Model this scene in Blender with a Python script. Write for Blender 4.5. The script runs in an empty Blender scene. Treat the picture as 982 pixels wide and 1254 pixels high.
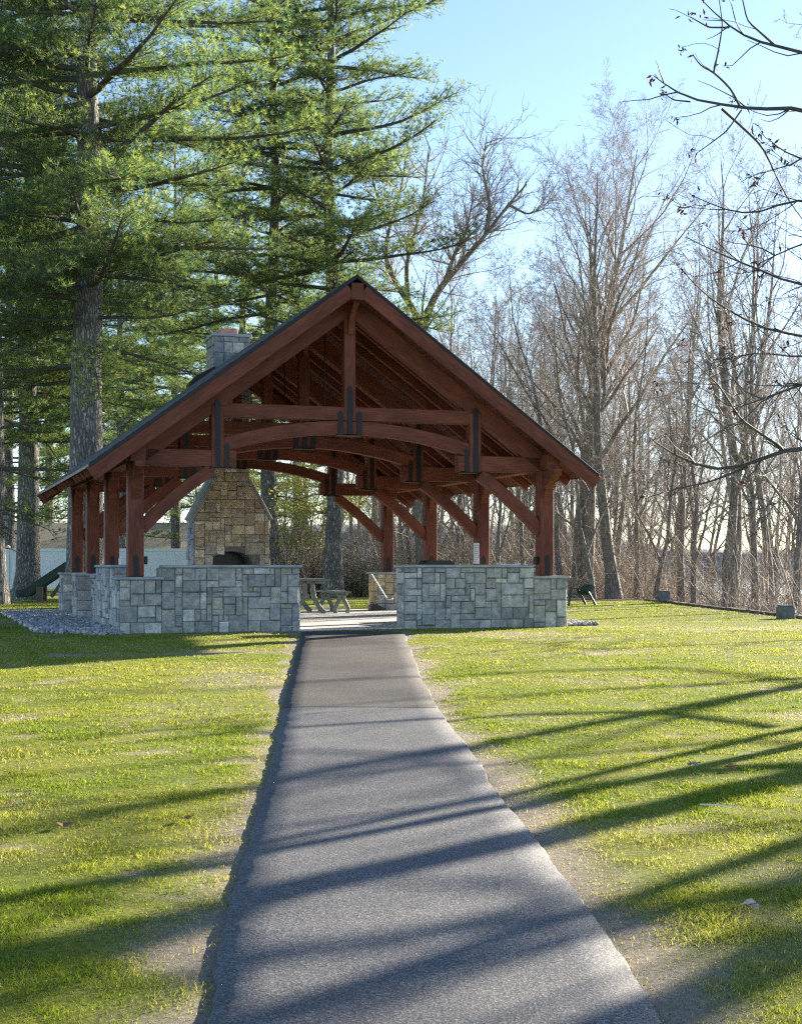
import bpy, math, random
import numpy as np
from mathutils import Vector, Matrix

sc = bpy.context.scene
COL = sc.collection
R = math.radians
F = 1850.0; CX = 491.0; HY = 690.0; HC = 1.086      # pixel focal length, centre column, horizon row, eye height over the pad
TH = R(17.7)                                         # the pavilion is turned this much
FU = np.array([math.cos(TH), math.sin(TH)]); AS = np.array([-math.sin(TH), math.cos(TH)])
P0 = np.array([-4.23, 24.03])                        # foot of the front left post
SUN_AZ = R(43.0); SUN_EL = R(17.5)

def at(px, py, D):
    return ((px - CX) / F * D, D, HC + (HY - py) / F * D)
def pv(u, s):
    p = P0 + FU * u + AS * s
    return float(p[0]), float(p[1])

# ------------------------------------------------------------------ tagging
def tag(o, label=None, cat=None, group=None, kind=None):
    if label: o['label'] = label
    if cat: o['category'] = cat
    if group: o['group'] = group
    if kind: o['kind'] = kind
    return o
def empty(name, loc, rz=0.0, label=None, cat=None, group=None):
    o = bpy.data.objects.new(name, None); COL.objects.link(o)
    o.location = loc; o.rotation_euler = (0, 0, rz); o.empty_display_size = .3
    return tag(o, label, cat, group)
def link(name, me, mat, parent=None):
    o = bpy.data.objects.new(name, me); COL.objects.link(o)
    if mat is not None and len(me.materials) == 0: me.materials.append(mat)
    if parent is not None: o.parent = parent
    return o
def children(o): return [c for c in bpy.data.objects if c.parent == o]
def copy_tree(o, parent=None):
    c = o.copy(); COL.objects.link(c)
    if parent is not None: c.parent = parent
    for ch in children(o): copy_tree(ch, c)
    return c

# ------------------------------------------------------------------ numpy meshes
def mesh_np(name, V, polys, cols=None, uvs=None, smooth=False):
    """V (n,3); polys list of (m,k) index arrays; cols (n,3) per vertex."""
    me = bpy.data.meshes.new(name)
    V = np.asarray(V, np.float32)
    loops = np.concatenate([p.reshape(-1) for p in polys]).astype(np.int32)
    tot = np.concatenate([np.full(len(p), p.shape[1], np.int32) for p in polys])
    start = np.concatenate([[0], np.cumsum(tot)[:-1]]).astype(np.int32)
    me.vertices.add(len(V)); me.vertices.foreach_set('co', V.ravel())
    me.loops.add(len(loops)); me.loops.foreach_set('vertex_index', loops)
    me.polygons.add(len(tot)); me.polygons.foreach_set('loop_start', start); me.polygons.foreach_set('loop_total', tot)
    if smooth: me.polygons.foreach_set('use_smooth', np.ones(len(tot), bool))
    me.update(calc_edges=True)
    if cols is not None:
        a = me.color_attributes.new('Col', 'FLOAT_COLOR', 'POINT')
        c4 = np.ones((len(V), 4), np.float32); c4[:, :3] = cols
        a.data.foreach_set('color', c4.ravel())
    if uvs is not None:
        l = me.uv_layers.new(name='UVMap'); l.data.foreach_set('uv', np.asarray(uvs, np.float32)[loops].ravel())
    return me

def hash2(ix, iy, seed):
    h = (ix.astype(np.int64) * 374761393 + iy.astype(np.int64) * 668265263 + seed * 974711) & 0x7fffffff
    h = ((h ^ (h >> 13)) * 1274126177) & 0x7fffffff
    return ((h ^ (h >> 16)) & 0xffff) / 65535.0
def vnoise(x, y, seed=0, octv=3):
    x = np.asarray(x, float); y = np.asarray(y, float); out = 0; amp = 1; tot = 0
    for o in range(octv):
        ix = np.floor(x); iy = np.floor(y); fx = x - ix; fy = y - iy
        fx = fx * fx * (3 - 2 * fx); fy = fy * fy * (3 - 2 * fy)
        ix = ix.astype(np.int64); iy = iy.astype(np.int64)
        a = hash2(ix, iy, seed + o); b = hash2(ix + 1, iy, seed + o); c = hash2(ix, iy + 1, seed + o); d = hash2(ix + 1, iy + 1, seed + o)
        out = out + amp * ((a * (1 - fx) + b * fx) * (1 - fy) + (c * (1 - fx) + d * fx) * fy); tot += amp
        x = x * 2.03 + 11.7; y = y * 2.03 + 5.3; amp *= .5
    return out / tot

class MB:
    """collects small shapes into one mesh, with a uv along the grain and a colour per vertex"""
    def __init__(s): s.v = []; s.f = []; s.uv = []; s.c = []
    def add(s, vs, fs, uv=None, col=(1, 1, 1)):
        n = len(s.v); s.v += [tuple(p) for p in vs]; s.f += [tuple(i + n for i in f) for f in fs]
        s.uv += list(uv) if uv is not None else [(p[0] + p[1], p[2]) for p in vs]
        s.c += [col] * len(vs)
    def box(s, x0, x1, y0, y1, z0, z1, ch=.006, col=(1, 1, 1)):
        # vertical chamfered box
        c = min(ch, (x1 - x0) * .3, (y1 - y0) * .3, (z1 - z0) * .3)
        vs = []; 
        for (z, i) in ((z0, c), (z0 + c, 0), (z1 - c, 0), (z1, c)):
            for (x, y) in ((x0 + i + c, y0 + i), (x1 - i - c, y0 + i), (x1 - i, y0 + i + c), (x1 - i, y1 - i - c), (x1 - i - c, y1 - i), (x0 + i + c, y1 - i), (x0 + i, y1 - i - c), (x0 + i, y0 + i + c)):
                vs.append((x, y, z))
        fs = [tuple(range(7, -1, -1)), tuple(range(24, 32))]
        for k in range(3):
            for j in range(8):
                fs.append((k * 8 + j, k * 8 + (j + 1) % 8, k * 8 + 8 + (j + 1) % 8, k * 8 + 8 + j))
        s.add(vs, fs, [(p[0] + p[1] * .7, p[2]) for p in vs], col)
    def beam(s, p0, p1, w, h, up=(0, 0, 1), ch=.008, col=(1, 1, 1), ext=0):
        s.curve([p0, p1], w, h, up, ch, col)
    def curve(s, pts, w, h, up=(0, 0, 1), ch=.008, col=(1, 1, 1), side=None):
        """sweep of a chamfered rectangle; w across (side), h along the in-plane normal"""
        P = [Vector(p) for p in pts]; n = len(P); vs = []; uv = []
        c = min(ch, w * .3, h * .3)
        prof = [(-w/2 + c, -h/2), (w/2 - c, -h/2), (w/2, -h/2 + c), (w/2, h/2 - c), (w/2 - c, h/2), (-w/2 + c, h/2), (-w/2, h/2 - c), (-w/2, -h/2 + c)]
        per = [0]
        for j in range(8):
            a = prof[j]; b = prof[(j + 1) % 8]; per.append(per[-1] + math.hypot(a[0] - b[0], a[1] - b[1]))
        off = random.random() * 50; L = 0
        for i in range(n):
            t = (P[min(i + 1, n - 1)] - P[max(i - 1, 0)]).normalized()
            sd = Vector(side) if side is not None else t.cross(Vector(up))
            sd.normalize(); nn = sd.cross(t).normalized()
            if i: L += (P[i] - P[i-1]).length
            for j, (a, b) in enumerate(prof):
                vs.append(P[i] + sd * a + nn * b); uv.append((L + off, per[j] + off * .37))
        fs = [tuple(range(7, -1, -1)), tuple(range((n - 1) * 8, n * 8))]
        for i in range(n - 1):
            for j in range(8):
                fs.append((i * 8 + j, i * 8 + (j + 1) % 8, i * 8 + 8 + (j + 1) % 8, i * 8 + 8 + j))
        s.add(vs, fs, uv, col)
    def prism(s, poly, axis, d0, d1, col=(1, 1, 1)):
        """polygon in two axes, extruded along the third (axis 0,1,2)"""
        n = len(poly); vs = []
        for d in (d0, d1):
            for (a, b) in poly:
                vs.append((d, a, b) if axis == 0 else (a, d, b) if axis == 1 else (a, b, d))
        fs = [tuple(range(n)), tuple(range(2 * n - 1, n - 1, -1))] + [(i + n, (i + 1) % n + n, (i + 1) % n, i) for i in range(n)]
        s.add(vs, fs, None, col)
    def tube(s, pts, r, k=8, col=(1, 1, 1)):
        P = [Vector(p) for p in pts]; n = len(P); rr = r if hasattr(r, '__len__') else [r] * n; vs = []
        for i in range(n):
            t = (P[min(i + 1, n - 1)] - P[max(i - 1, 0)]).normalized()
            a = t.cross(Vector((.31, .17, 1)) if abs(t.z) < .9 else Vector((1, .2, 0))).normalized(); b = t.cross(a)
            for j in range(k):
                q = 2 * math.pi * j / k; vs.append(P[i] + (a * math.cos(q) + b * math.sin(q)) * rr[i])
        fs = [tuple(range(k - 1, -1, -1)), tuple(range((n - 1) * k, n * k))]
        for i in range(n - 1):
            for j in range(k): fs.append((i * k + j, i * k + (j + 1) % k, i * k + k + (j + 1) % k, i * k + k + j))
        s.add(vs, fs, None, col)
    def mesh(s, name, smooth=False):
        me = bpy.data.meshes.new(name); me.from_pydata([tuple(v) for v in s.v], [], s.f)
        me.update()
        l = me.uv_layers.new(name='UVMap')
        idx = np.zeros(len(me.loops), np.int32); me.loops.foreach_get('vertex_index', idx)
        l.data.foreach_set('uv', np.asarray(s.uv, np.float32)[idx].ravel())
        a = me.color_attributes.new('Col', 'FLOAT_COLOR', 'POINT')
        c4 = np.ones((len(s.v), 4), np.float32); c4[:, :3] = np.asarray(s.c, np.float32); a.data.foreach_set('color', c4.ravel())
        if smooth:
            me.polygons.foreach_set('use_smooth', np.ones(len(me.polygons), bool))
        return me
    def build(s, name, mat, parent=None, smooth=False):
        return link(name, s.mesh(name, smooth), mat, parent)

# ------------------------------------------------------------------ materials
def newmat(name):
    m = bpy.data.materials.new(name); m.use_nodes = True; nt = m.node_tree
    for n in list(nt.nodes): nt.nodes.remove(n)
    out = nt.nodes.new('ShaderNodeOutputMaterial')
    b = nt.nodes.new('ShaderNodeBsdfPrincipled'); nt.links.new(b.outputs[0], out.inputs[0])
    return m, nt, b, out
def nd(nt, t, **kw):
    n = nt.nodes.new(t)
    for k, v in kw.items():
        if k in n.inputs: n.inputs[k].default_value = v
        else: setattr(n, k, v)
    return n
def noise(nt, vec, scale, detail=4, rough=.55):
    n = nd(nt, 'ShaderNodeTexNoise'); n.inputs['Scale'].default_value = scale; n.inputs['Detail'].default_value = detail; n.inputs['Roughness'].default_value = rough
    if vec is not None: nt.links.new(vec, n.inputs['Vector'])
    return n.outputs['Fac']
def ramp(nt, fac, stops):
    r = nd(nt, 'ShaderNodeValToRGB'); el = r.color_ramp.elements
    while len(el) < len(stops): el.new(.5)
    for e, (p, c) in zip(el, stops): e.position = p; e.color = (*c, 1) if len(c) == 3 else c
    nt.links.new(fac, r.inputs[0]); return r.outputs[0]
def mixc(nt, a, b, fac, mode='MIX'):
    m = nd(nt, 'ShaderNodeMix'); m.data_type = 'RGBA'; m.blend_type = mode
    for sock, val in ((m.inputs[0], fac), (m.inputs[6], a), (m.inputs[7], b)):
        if isinstance(val, (int, float)): sock.default_value = val
        elif isinstance(val, tuple): sock.default_value = (*val, 1)
        else: nt.links.new(val, sock)
    return m.outputs[2]
def bump(nt, b, h, strength, dist=.02):
    n = nd(nt, 'ShaderNodeBump'); n.inputs['Strength'].default_value = strength; n.inputs['Distance'].default_value = dist
    nt.links.new(h, n.inputs['Height']); nt.links.new(n.outputs[0], b.inputs['Normal'])
def coords(nt, kind='Object', scale=(1, 1, 1)):
    t = nd(nt, 'ShaderNodeTexCoord'); mp = nd(nt, 'ShaderNodeMapping'); mp.inputs['Scale'].default_value = scale
    nt.links.new(t.outputs[kind], mp.inputs['Vector']); return mp.outputs[0]
def attr(nt, name='Col'):
    a = nd(nt, 'ShaderNodeAttribute'); a.attribute_name = name; return a.outputs['Color']

def m_plain(name, c, rough=.6, metal=0, var=.25, sc_=8, bmp=.15):
    m, nt, b, o = newmat(name); co = coords(nt)
    f = noise(nt, co, sc_, 6)
    c2 = tuple(x * (1 - var) for x in c); c3 = tuple(min(1, x * (1 + var)) for x in c)
    nt.links.new(ramp(nt, f, [(.3, c2), (.7, c3)]), b.inputs['Base Color'])
    b.inputs['Roughness'].default_value = rough; b.inputs['Metallic'].default_value = metal
    if bmp: bump(nt, b, noise(nt, co, sc_ * 6, 5), bmp, .01)
    return m
def m_wood(name, dark, light, rough=.55):
    m, nt, b, o = newmat(name)
    uv = coords(nt, 'UV', (1.2, 26, 1)); f = noise(nt, uv, 3, 6, .65)
    uv2 = coords(nt, 'UV', (.8, 2.5, 1)); g = noise(nt, uv2, 1.6, 3)
    uv3 = coords(nt, 'UV', (3, 7, 1)); k = noise(nt, uv3, 1.3, 2)
    c = ramp(nt, f, [(.32, dark), (.68, light)])
    c = mixc(nt, c, ramp(nt, g, [(.3, (.6, .6, .6)), (.7, (1.15, 1.12, 1.1))]), 1.0, 'MULTIPLY')
    c = mixc(nt, c, ramp(nt, k, [(.74, (1, 1, 1)), (.80, (.4, .35, .3))]), 1.0, 'MULTIPLY')    # knots
    nt.links.new(mixc(nt, c, attr(nt), 1.0, 'MULTIPLY'), b.inputs['Base Color'])
    b.inputs['Roughness'].default_value = rough; b.inputs['Specular IOR Level'].default_value = .25
    bump(nt, b, f, .35, .006); return m
def m_stone(name, rough=.8, tint=(1, 1, 1)):
    m, nt, b, o = newmat(name); co = coords(nt)
    f = noise(nt, co, 9, 6, .65); g = noise(nt, coords(nt, 'Object', (1, 1, 2.2)), 28, 5, .7)
    c = mixc(nt, attr(nt), ramp(nt, f, [(.28, (.55, .56, .6)), (.5, (.95, .95, .95)), (.72, (1.45, 1.42, 1.35))]), 1.0, 'MULTIPLY')
    c = mixc(nt, c, ramp(nt, g, [(.3, (.7, .7, .7)), (.7, (1.25, 1.25, 1.25))]), 1.0, 'MULTIPLY')
    nt.links.new(mixc(nt, c, tint, 1.0, 'MULTIPLY'), b.inputs['Base Color']); b.inputs['Roughness'].default_value = rough
    bump(nt, b, mixc(nt, f, g, .5), .8, .03); return m
def m_leaf(name, trans=.4, rough=.55, gain=1.0, tr_tint=(1.3, 1.25, .6)):
    m, nt, b, o = newmat(name)
    c = attr(nt); nt.links.new(c, b.inputs['Base Color']); b.inputs['Roughness'].default_value = rough
    b.inputs['Specular IOR Level'].default_value = .18
    t = nd(nt, 'ShaderNodeBsdfTranslucent'); nt.links.new(mixc(nt, c, tr_tint, 1.0, 'MULTIPLY'), t.inputs[0])
    mx = nd(nt, 'ShaderNodeMixShader'); mx.inputs[0].default_value = trans
    nt.links.new(b.outputs[0], mx.inputs[1]); nt.links.new(t.outputs[0], mx.inputs[2]); nt.links.new(mx.outputs[0], o.inputs[0]); return m
def m_bark(name, dark, light, sx=14, sz=3.0, strength=1.0):
    m, nt, b, o = newmat(name)
    co = coords(nt, 'Object', (sx, sx, sz)); v = nd(nt, 'ShaderNodeTexVoronoi'); v.feature = 'DISTANCE_TO_EDGE'
    v.inputs['Scale'].default_value = 1.0
    nz = noise(nt, coords(nt, 'Object', (3, 3, 2)), 2, 5)
    ad = nd(nt, 'ShaderNodeVectorMath'); ad.operation = 'MULTIPLY_ADD'
    nt.links.new(nz, ad.inputs[0]); ad.inputs[1].default_value = (2.5, 2.5, 2.5); nt.links.new(co, ad.inputs[2]); nt.links.new(ad.outputs[0], v.inputs['Vector'])
    r = ramp(nt, v.outputs['Distance'], [(.0, (0, 0, 0)), (.28, (1, 1, 1))])
    c = mixc(nt, dark, light, r); g = noise(nt, coords(nt), 2.2, 5)
    c = mixc(nt, c, ramp(nt, g, [(.3, (.65, .65, .68)), (.7, (1.25, 1.22, 1.15))]), 1.0, 'MULTIPLY')
    nt.links.new(c, b.inputs['Base Color']); b.inputs['Roughness'].default_value = .9
    bump(nt, b, r, strength, .04); return m

M = {}
M['timber'] = m_wood('stained_timber', (.098, .027, .017), (.285, .087, .052))
M['deck'] = m_wood('roof_boards', (.085, .025, .016), (.22, .07, .044), .7)
M['shingle'] = None
M['steel'] = m_plain('dark_steel', (.018, .019, .022), .45, .3, .2, 12, .05)
M['stone'] = m_stone('bluestone_ashlar', tint=(1.36, 1.26, 1.12))
M['tanstone'] = m_stone('tan_fireplace_stone', tint=(1.42, 1.46, 1.72))
M['cap'] = m_plain('bluestone_cap', (.36, .385, .41), .75, 0, .25, 5, .3)
M['mortar'] = m_plain('mortar', (.19, .187, .18), .95)
M['concrete'] = m_plain('broom_concrete', (.62, .60, .565), .85, 0, .10, 3, .2)
M['gravel'] = m_stone('grey_pebbles', .85)
M['leaf'] = m_leaf('pine_needles', .64, .5, 1, (1.7, 1.75, 1.05))
M['grass'] = m_leaf('grass_blades', .5, .55, 1, (1.35, 1.3, .7))
M['bush'] = m_leaf('bush_leaves', .55, .55, 1, (1.5, 1.4, .8))
M['dead'] = m_leaf('dry_leaves', .18, .7, 1, (1.1, 1, .9))
M['pinebark'] = m_bark('pine_bark', (.11, .105, .10), (.42, .39, .37), 15, 3.2)
M['greybark'] = m_bark('grey_bark', (.15, .138, .122), (.37, .34, .30), 22, 4, .6)
M['limb'] = m_plain('pine_limb_bark', (.10, .09, .082), .85, 0, .3, 6, .2)
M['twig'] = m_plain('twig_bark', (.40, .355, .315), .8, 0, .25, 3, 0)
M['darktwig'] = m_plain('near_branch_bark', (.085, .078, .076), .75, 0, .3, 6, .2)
def m_brush():
    m, nt, b, o = newmat('dry_brush'); f = noise(nt, coords(nt, 'Object', (5, 5, .35)), 1.7, 3, .7)
    nt.links.new(ramp(nt, f, [(.36, (.15, .125, .105)), (.5, (.36, .30, .24)), (.62, (.62, .54, .43))]), b.inputs['Base Color']); b.inputs['Roughness'].default_value = .85; return m
M['brush'] = m_brush()
M['vinyl'] = m_plain('white_vinyl', (.82, .84, .84), .45, 0, .04, 3, .03)
M['greenplastic'] = m_plain('dark_green_plastic', (.012, .045, .035), .35, 0, .2, 5, .05)
M['resin'] = m_plain('grey_green_resin', (.20, .225, .195), .5, 0, .15, 6, .1)
M['dullwood'] = m_plain('weathered_wood', (.14, .105, .08), .8, 0, .3, 6, .2)
M['white'] = m_plain('white_card', (.78, .77, .74), .6, 0, .04, 4, 0)
M['black'] = m_plain('black_enamel', (.012, .012, .013), .3, 0, .2, 6, .03)
M['metal'] = m_plain('galvanised_metal', (.6, .6, .58), .35, .8, .15, 9, .05)
M['clay'] = m_plain('clay_flue', (.60, .25, .16), .8)
M['houseroof'] = None

def m_shingle(name, c0, c1, sx, sy, kind='Object'):
    m, nt, b, o = newmat(name); co = coords(nt, 'UV', (1, 1, 1))
    br = nd(nt, 'ShaderNodeTexBrick'); br.inputs['Scale'].default_value = 1.0
    br.inputs['Color1'].default_value = (*c0, 1); br.inputs['Color2'].default_value = (*c1, 1); br.inputs['Mortar'].default_value = (c0[0] * .4, c0[1] * .4, c0[2] * .4, 1)
    br.inputs['Mortar Size'].default_value = .006; br.inputs['Brick Width'].default_value = sx; br.inputs['Row Height'].default_value = sy
    nt.links.new(co, br.inputs['Vector'])
    f = noise(nt, co, 6, 6, .7)
    nt.links.new(mixc(nt, br.outputs[0], ramp(nt, f, [(.3, (.7, .7, .7)), (.7, (1.25, 1.25, 1.25))]), 1.0, 'MULTIPLY'), b.inputs['Base Color'])
    b.inputs['Roughness'].default_value = .85; bump(nt, b, noise(nt, co, 60, 4), .4, .01); return m
M['shingle'] = m_shingle('slate_grey_shingles', (.06, .068, .078), (.10, .11, .125), .3, .14)
M['houseroof'] = m_shingle('tan_shingles', (.44, .35, .255), (.52, .42, .31), .5, .2)

# ------------------------------------------------------------------ terrain
PATH_Y = [0, 5.14, 5.96, 7.02, 8.78, 11.3, 14.43, 18, 21.25, 23.9, 26]
PATH_L = [-.50, -.656, -.705, -.765, -.825, -.925, -1.11, -1.27, -1.41, -1.56, -1.63]
PATH_R = [.98, .868, .845, .80, .67, .514, .304, .19, .10, .03, .01]
def path_l(y): return np.interp(y, PATH_Y, PATH_L) + .05 * (vnoise(y * 1.3, y * 0, 5, 2) - .5) + .03 * (vnoise(y * 7, y * 0, 6, 4) - .5)
def path_r(y): return np.interp(y, PATH_Y, PATH_R) + .05 * (vnoise(y * 1.1, y * 0 + 3, 7, 2) - .5) + .03 * (vnoise(y * 7, y * 0, 8, 4) - .5)
def edge_x(y): return 7.1 + (42.7 - y) * .053
def gz(x, y):
    x = np.asarray(x, float); y = np.asarray(y, float)
    t = np.clip(y, -15, 200) - 23.65
    z = -.02596 * np.log1p(np.exp(-np.clip(t, -60, 60)))
    d = np.maximum(0, x - edge_x(np.clip(y, -20, 60)) - .2)
    z = z - 4.6 * (1 - np.exp(-d / 13.0))
    z = z + .05 * (vnoise(x * .35 + 40, y * .35, 11, 2) - .5) * np.clip((np.abs(y - 30) - 7) / 4, 0, 1) * np.clip(x * .2 + 2, 0, 1)
    return z
def gzf(x, y): return float(gz(np.array([x]), np.array([y]))[0])
def in_pad(x, y, m=0):
    dx = x - P0[0]; dy = y - P0[1]
    u = dx * FU[0] + dy * FU[1]; s = dx * AS[0] + dy * AS[1]
    return (u > -.3 - m) & (u < 7.35 + m) & (s > -.3 - m) & (s < 10.2 + m)
def us(x, y):
    dx = x - P0[0]; dy = y - P0[1]
    return dx * FU[0] + dy * FU[1], dx * AS[0] + dy * AS[1]
def dirtness(x, y):
    """0 lawn, 1 bare soil"""
    x = np.asarray(x, float); y = np.asarray(y, float)
    yc = np.clip(y, 0, 26)
    dl = path_l(yc) - x; dr = x - path_r(yc)
    d = np.where(x < (path_l(yc) + path_r(yc)) / 2, dl, dr)
    wl = np.interp(y, [3, 5, 8, 12, 16, 24], [.40, .37, .31, .20, .15, .24]); wr = np.interp(y, [3, 6, 8, 11, 15, 24], [.46, .42, .34, .25, .18, .13])
    w = np.where(x < 0 - .03 * y, wl, wr)
    n = vnoise(x * 2.2, y * 2.2, 21, 4)
    k = np.clip(1.25 - (d + .5 * (n - .5)) / w, 0, 1) * (y < 24.5)
    big = vnoise(x * .55 + 9, y * .8 + 4, 31, 3)
    spots = np.clip((big - .62) * 5, 0, .62)
    spots = spots + np.clip((vnoise(x * 1.6, y * 2.4, 37, 3) - .73) * 9, 0, .8)
    # worn patches to the right, seen in the photograph
    for (px, py, rx, ry, a) in ((1.5, 8.5, .7, .4, .35), (2.0, 7.2, .7, .25, .5), (6.2, 25.5, 1.3, .9, .9), (1.2, 13.5, .6, 1.2, .4), (-2.0, 13.5, .9, 2.2, .45), (-1.9, 17, .7, 2.4, .4), (3.7, 26, 1.2, .8, .5), (1.5, 6.1, .5, .6, .6)):
        q = ((x - px) / rx) ** 2 + ((y - py) / ry) ** 2
        spots = np.maximum(spots, a * np.clip(1.6 - q - 1.6 * (1 - vnoise(x * 2.5, y * 3.5, 41, 3)), 0, 1))
    return np.clip(np.maximum(k, spots), 0, 1)
def lawnness(x, y):
    """1 on the mown lawn, 0 in the wood"""
    n = (vnoise(x * .3, y * .3, 51, 3) - .5)
    e = np.clip((edge_x(np.clip(y, -20, 60)) + .25 - x) / .15, 0, 1)
    back = np.where(x < -3, 64, np.interp(x, [-3, 0, 4, 7.5], [52, 49, 45.5, 43.5]))
    b = np.clip((back + 3 * n - y) / .8, 0, 1)
    return np.minimum(e, b)

def build_ground():
    xs = np.unique(np.concatenate([-np.geomspace(9, 900, 34), np.arange(-9, 10.01, .12), np.geomspace(10.2, 900, 34)]))
    ys = np.unique(np.concatenate([-np.geomspace(2, 300, 12), np.arange(-2, 4, .5), np.arange(4, 30, .12), np.arange(30, 56, .4), np.geomspace(56, 1500, 36)]))
    X, Y = np.meshgrid(xs, ys); Z = gz(X, Y)
    dirt = dirtness(X, Y); lawn = lawnness(X, Y)
    Z = Z - .012 * dirt * (Y < 26)
    V = np.stack([X, Y, Z], -1).reshape(-1, 3)
    nx = len(xs); ny = len(ys); I = np.arange(nx * ny).reshape(ny, nx)
    Q = np.stack([I[:-1, :-1], I[:-1, 1:], I[1:, 1:], I[1:, :-1]], -1).reshape(-1, 4)
    me = mesh_np('ground', V, [Q], np.stack([dirt, lawn, dirt * 0], -1).reshape(-1, 3), smooth=True)
    m, nt, b, o = newmat('lawn_and_soil'); co = coords(nt)
    sp = nd(nt, 'ShaderNodeSeparateColor'); nt.links.new(attr(nt), sp.inputs[0])
    f = noise(nt, co, 34, 8, .78); g = noise(nt, co, 1.3, 4); h = noise(nt, co, 170, 4, .8)
    grass = mixc(nt, ramp(nt, f, [(.3, (.055, .07, .016)), (.5, (.215, .245, .030)), (.66, (.40, .38, .10))]), ramp(nt, g, [(.35, (.8, .9, .8)), (.65, (1.2, 1.1, 1.0))]), 1.0, 'MULTIPLY')
    soil = mixc(nt, ramp(nt, f, [(.3, (.20, .16, .115)), (.5, (.37, .315, .24)), (.7, (.54, .48, .39))]), ramp(nt, h, [(.35, (.6, .6, .6)), (.65, (1.3, 1.3, 1.3))]), 1.0, 'MULTIPLY')
    litter = mixc(nt, ramp(nt, f, [(.3, (.07, .045, .03)), (.5, (.15, .10, .065)), (.7, (.26, .19, .13))]), ramp(nt, h, [(.35, (.6, .6, .6)), (.65, (1.3, 1.3, 1.3))]), 1.0, 'MULTIPLY')
    c = mixc(nt, grass, soil, sp.outputs[0]); c = mixc(nt, litter, c, sp.outputs[1])
    nt.links.new(c, b.inputs['Base Color']); b.inputs['Roughness'].default_value = .95; b.inputs['Specular IOR Level'].default_value = .15
    bump(nt, b, mixc(nt, f, h, .5), .9, .03)
    o = link('ground', me, m); tag(o, kind='structure')
build_ground()

def strip(name, y0, y1, lift, mat, skirt=True):
    ys = np.arange(y0, y1 + .001, .06); l = path_l(ys); r = path_r(ys); V = []; polys = []
    cols = 9; T = np.linspace(0, 1, cols)
    for k, (y, a, b_) in enumerate(zip(ys, l, r)):
        xs = a + (b_ - a) * T; z = gz(xs, np.full(cols, y)) + lift + .006 * (1 - (2 * T - 1) ** 8)
        z0 = gz(np.array([a, b_]), np.array([y, y])) - .03
        V.append((a - .025, y, z0[0])); V += list(zip(xs, [y] * cols, z)); V.append((b_ + .025, y, z0[1]))
    n = cols + 2; V = np.array(V); I = np.arange(len(V)).reshape(-1, n)
    Q = np.stack([I[:-1, :-1], I[:-1, 1:], I[1:, 1:], I[1:, :-1]], -1).reshape(-1, 4)
    polys = [Q]
    o = link(name, mesh_np(name, V, polys, smooth=False), mat); tag(o, kind='structure')
def m_asphalt(name, c, spec=.3):
    m, nt, b, o = newmat(name); co = coords(nt)
    v = nd(nt, 'ShaderNodeTexVoronoi'); v.inputs['Scale'].default_value = 110; nt.links.new(co, v.inputs['Vector'])
    f = noise(nt, co, 110, 5, .85); g = noise(nt, co, 1.1, 5, .6)
    k = ramp(nt, f, [(.36, tuple(x * .22 for x in c)), (.5, c), (.62, tuple(x * 2.5 for x in c))])
    k = mixc(nt, k, ramp(nt, v.outputs['Color'], [(.0, (.45, .45, .45)), (.5, (.95, .95, .95)), (1., (1.75, 1.72, 1.65))]), 1.0, 'MULTIPLY')
    k = mixc(nt, k, ramp(nt, g, [(.3, (.74, .75, .78)), (.7, (1.22, 1.2, 1.16))]), 1.0, 'MULTIPLY')
    nt.links.new(k, b.inputs['Base Color']); b.inputs['Roughness'].default_value = .72; b.inputs['Specular IOR Level'].default_value = spec
    bump(nt, b, mixc(nt, f, v.outputs['Distance'], .4), .5, .006); return m
strip('path', 1.0, 14.05, .016, m_asphalt('asphalt_weathered', (.105, .105, .11)))
strip('path', 14.0, 23.98, .019, m_asphalt('asphalt_new', (.075, .068, .064)))

# concrete pad under the pavilion
pad = empty('concrete_pad_base', (0, 0, 0)) if False else None
mb = MB(); mb.box(-.12, 7.2, -.265, 9.9, -.12, .012, .01)
o = mb.build('concrete_pad', M['concrete']); o.location = (P0[0], P0[1], 0); o.rotation_euler = (0, 0, TH); tag(o, kind='structure')

# water and far hills
mb = MB(); n = 24
V = []; 
for x in np.linspace(36, 900, n):
    for y in np.linspace(-100, 1150, n): V.append((x, y, -4.25))
I = np.arange(n * n).reshape(n, n); Q = np.stack([I[:-1, :-1], I[1:, :-1], I[1:, 1:], I[:-1, 1:]], -1).reshape(-1, 4)
m, nt, b, o = newmat('lake_water'); b.inputs['Base Color'].default_value = (.10, .14, .17, 1); b.inputs['Roughness'].default_value = .12
bump(nt, b, noise(nt, coords(nt), .6, 4), .25, .2)
tag(link('water', mesh_np('water', np.array(V), [Q]), m), kind='structure')
def hill(D, z, seed, x0, x1, col):
    xs = np.linspace(x0, x1, 500); h = z * (.55 + .6 * vnoise(xs * .004, xs * 0, seed, 3)) + z * .12 * vnoise(xs * .12, xs * 0, seed + 3, 3)
    h = h * np.interp(xs, [60, 110], [1, .45])
    rows = [(0, -6), (.0, .55), (12, .85), (30, 1.0), (120, .8), (200, -.5)]
    V = []
    for dy, k in rows:
        for x, hh in zip(xs, h): V.append((x, D + dy + 8 * math.sin(x * .01), hh * k if k > -1 else -6))
    nx = len(xs); I = np.arange(len(V)).reshape(len(rows), nx); Q = np.stack([I[:-1, :-1], I[:-1, 1:], I[1:, 1:], I[1:, :-1]], -1).reshape(-1, 4)
    tag(link('hill', mesh_np('hill', np.array(V), [Q], smooth=True), m_plain('hill_woods', col, .95, 0, .35, .3, 0)), kind='structure')
hill(560, 17, 3, -500, 900, (.26, .25, .25))  # distance haze is mixed into this grey wood colour

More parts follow.
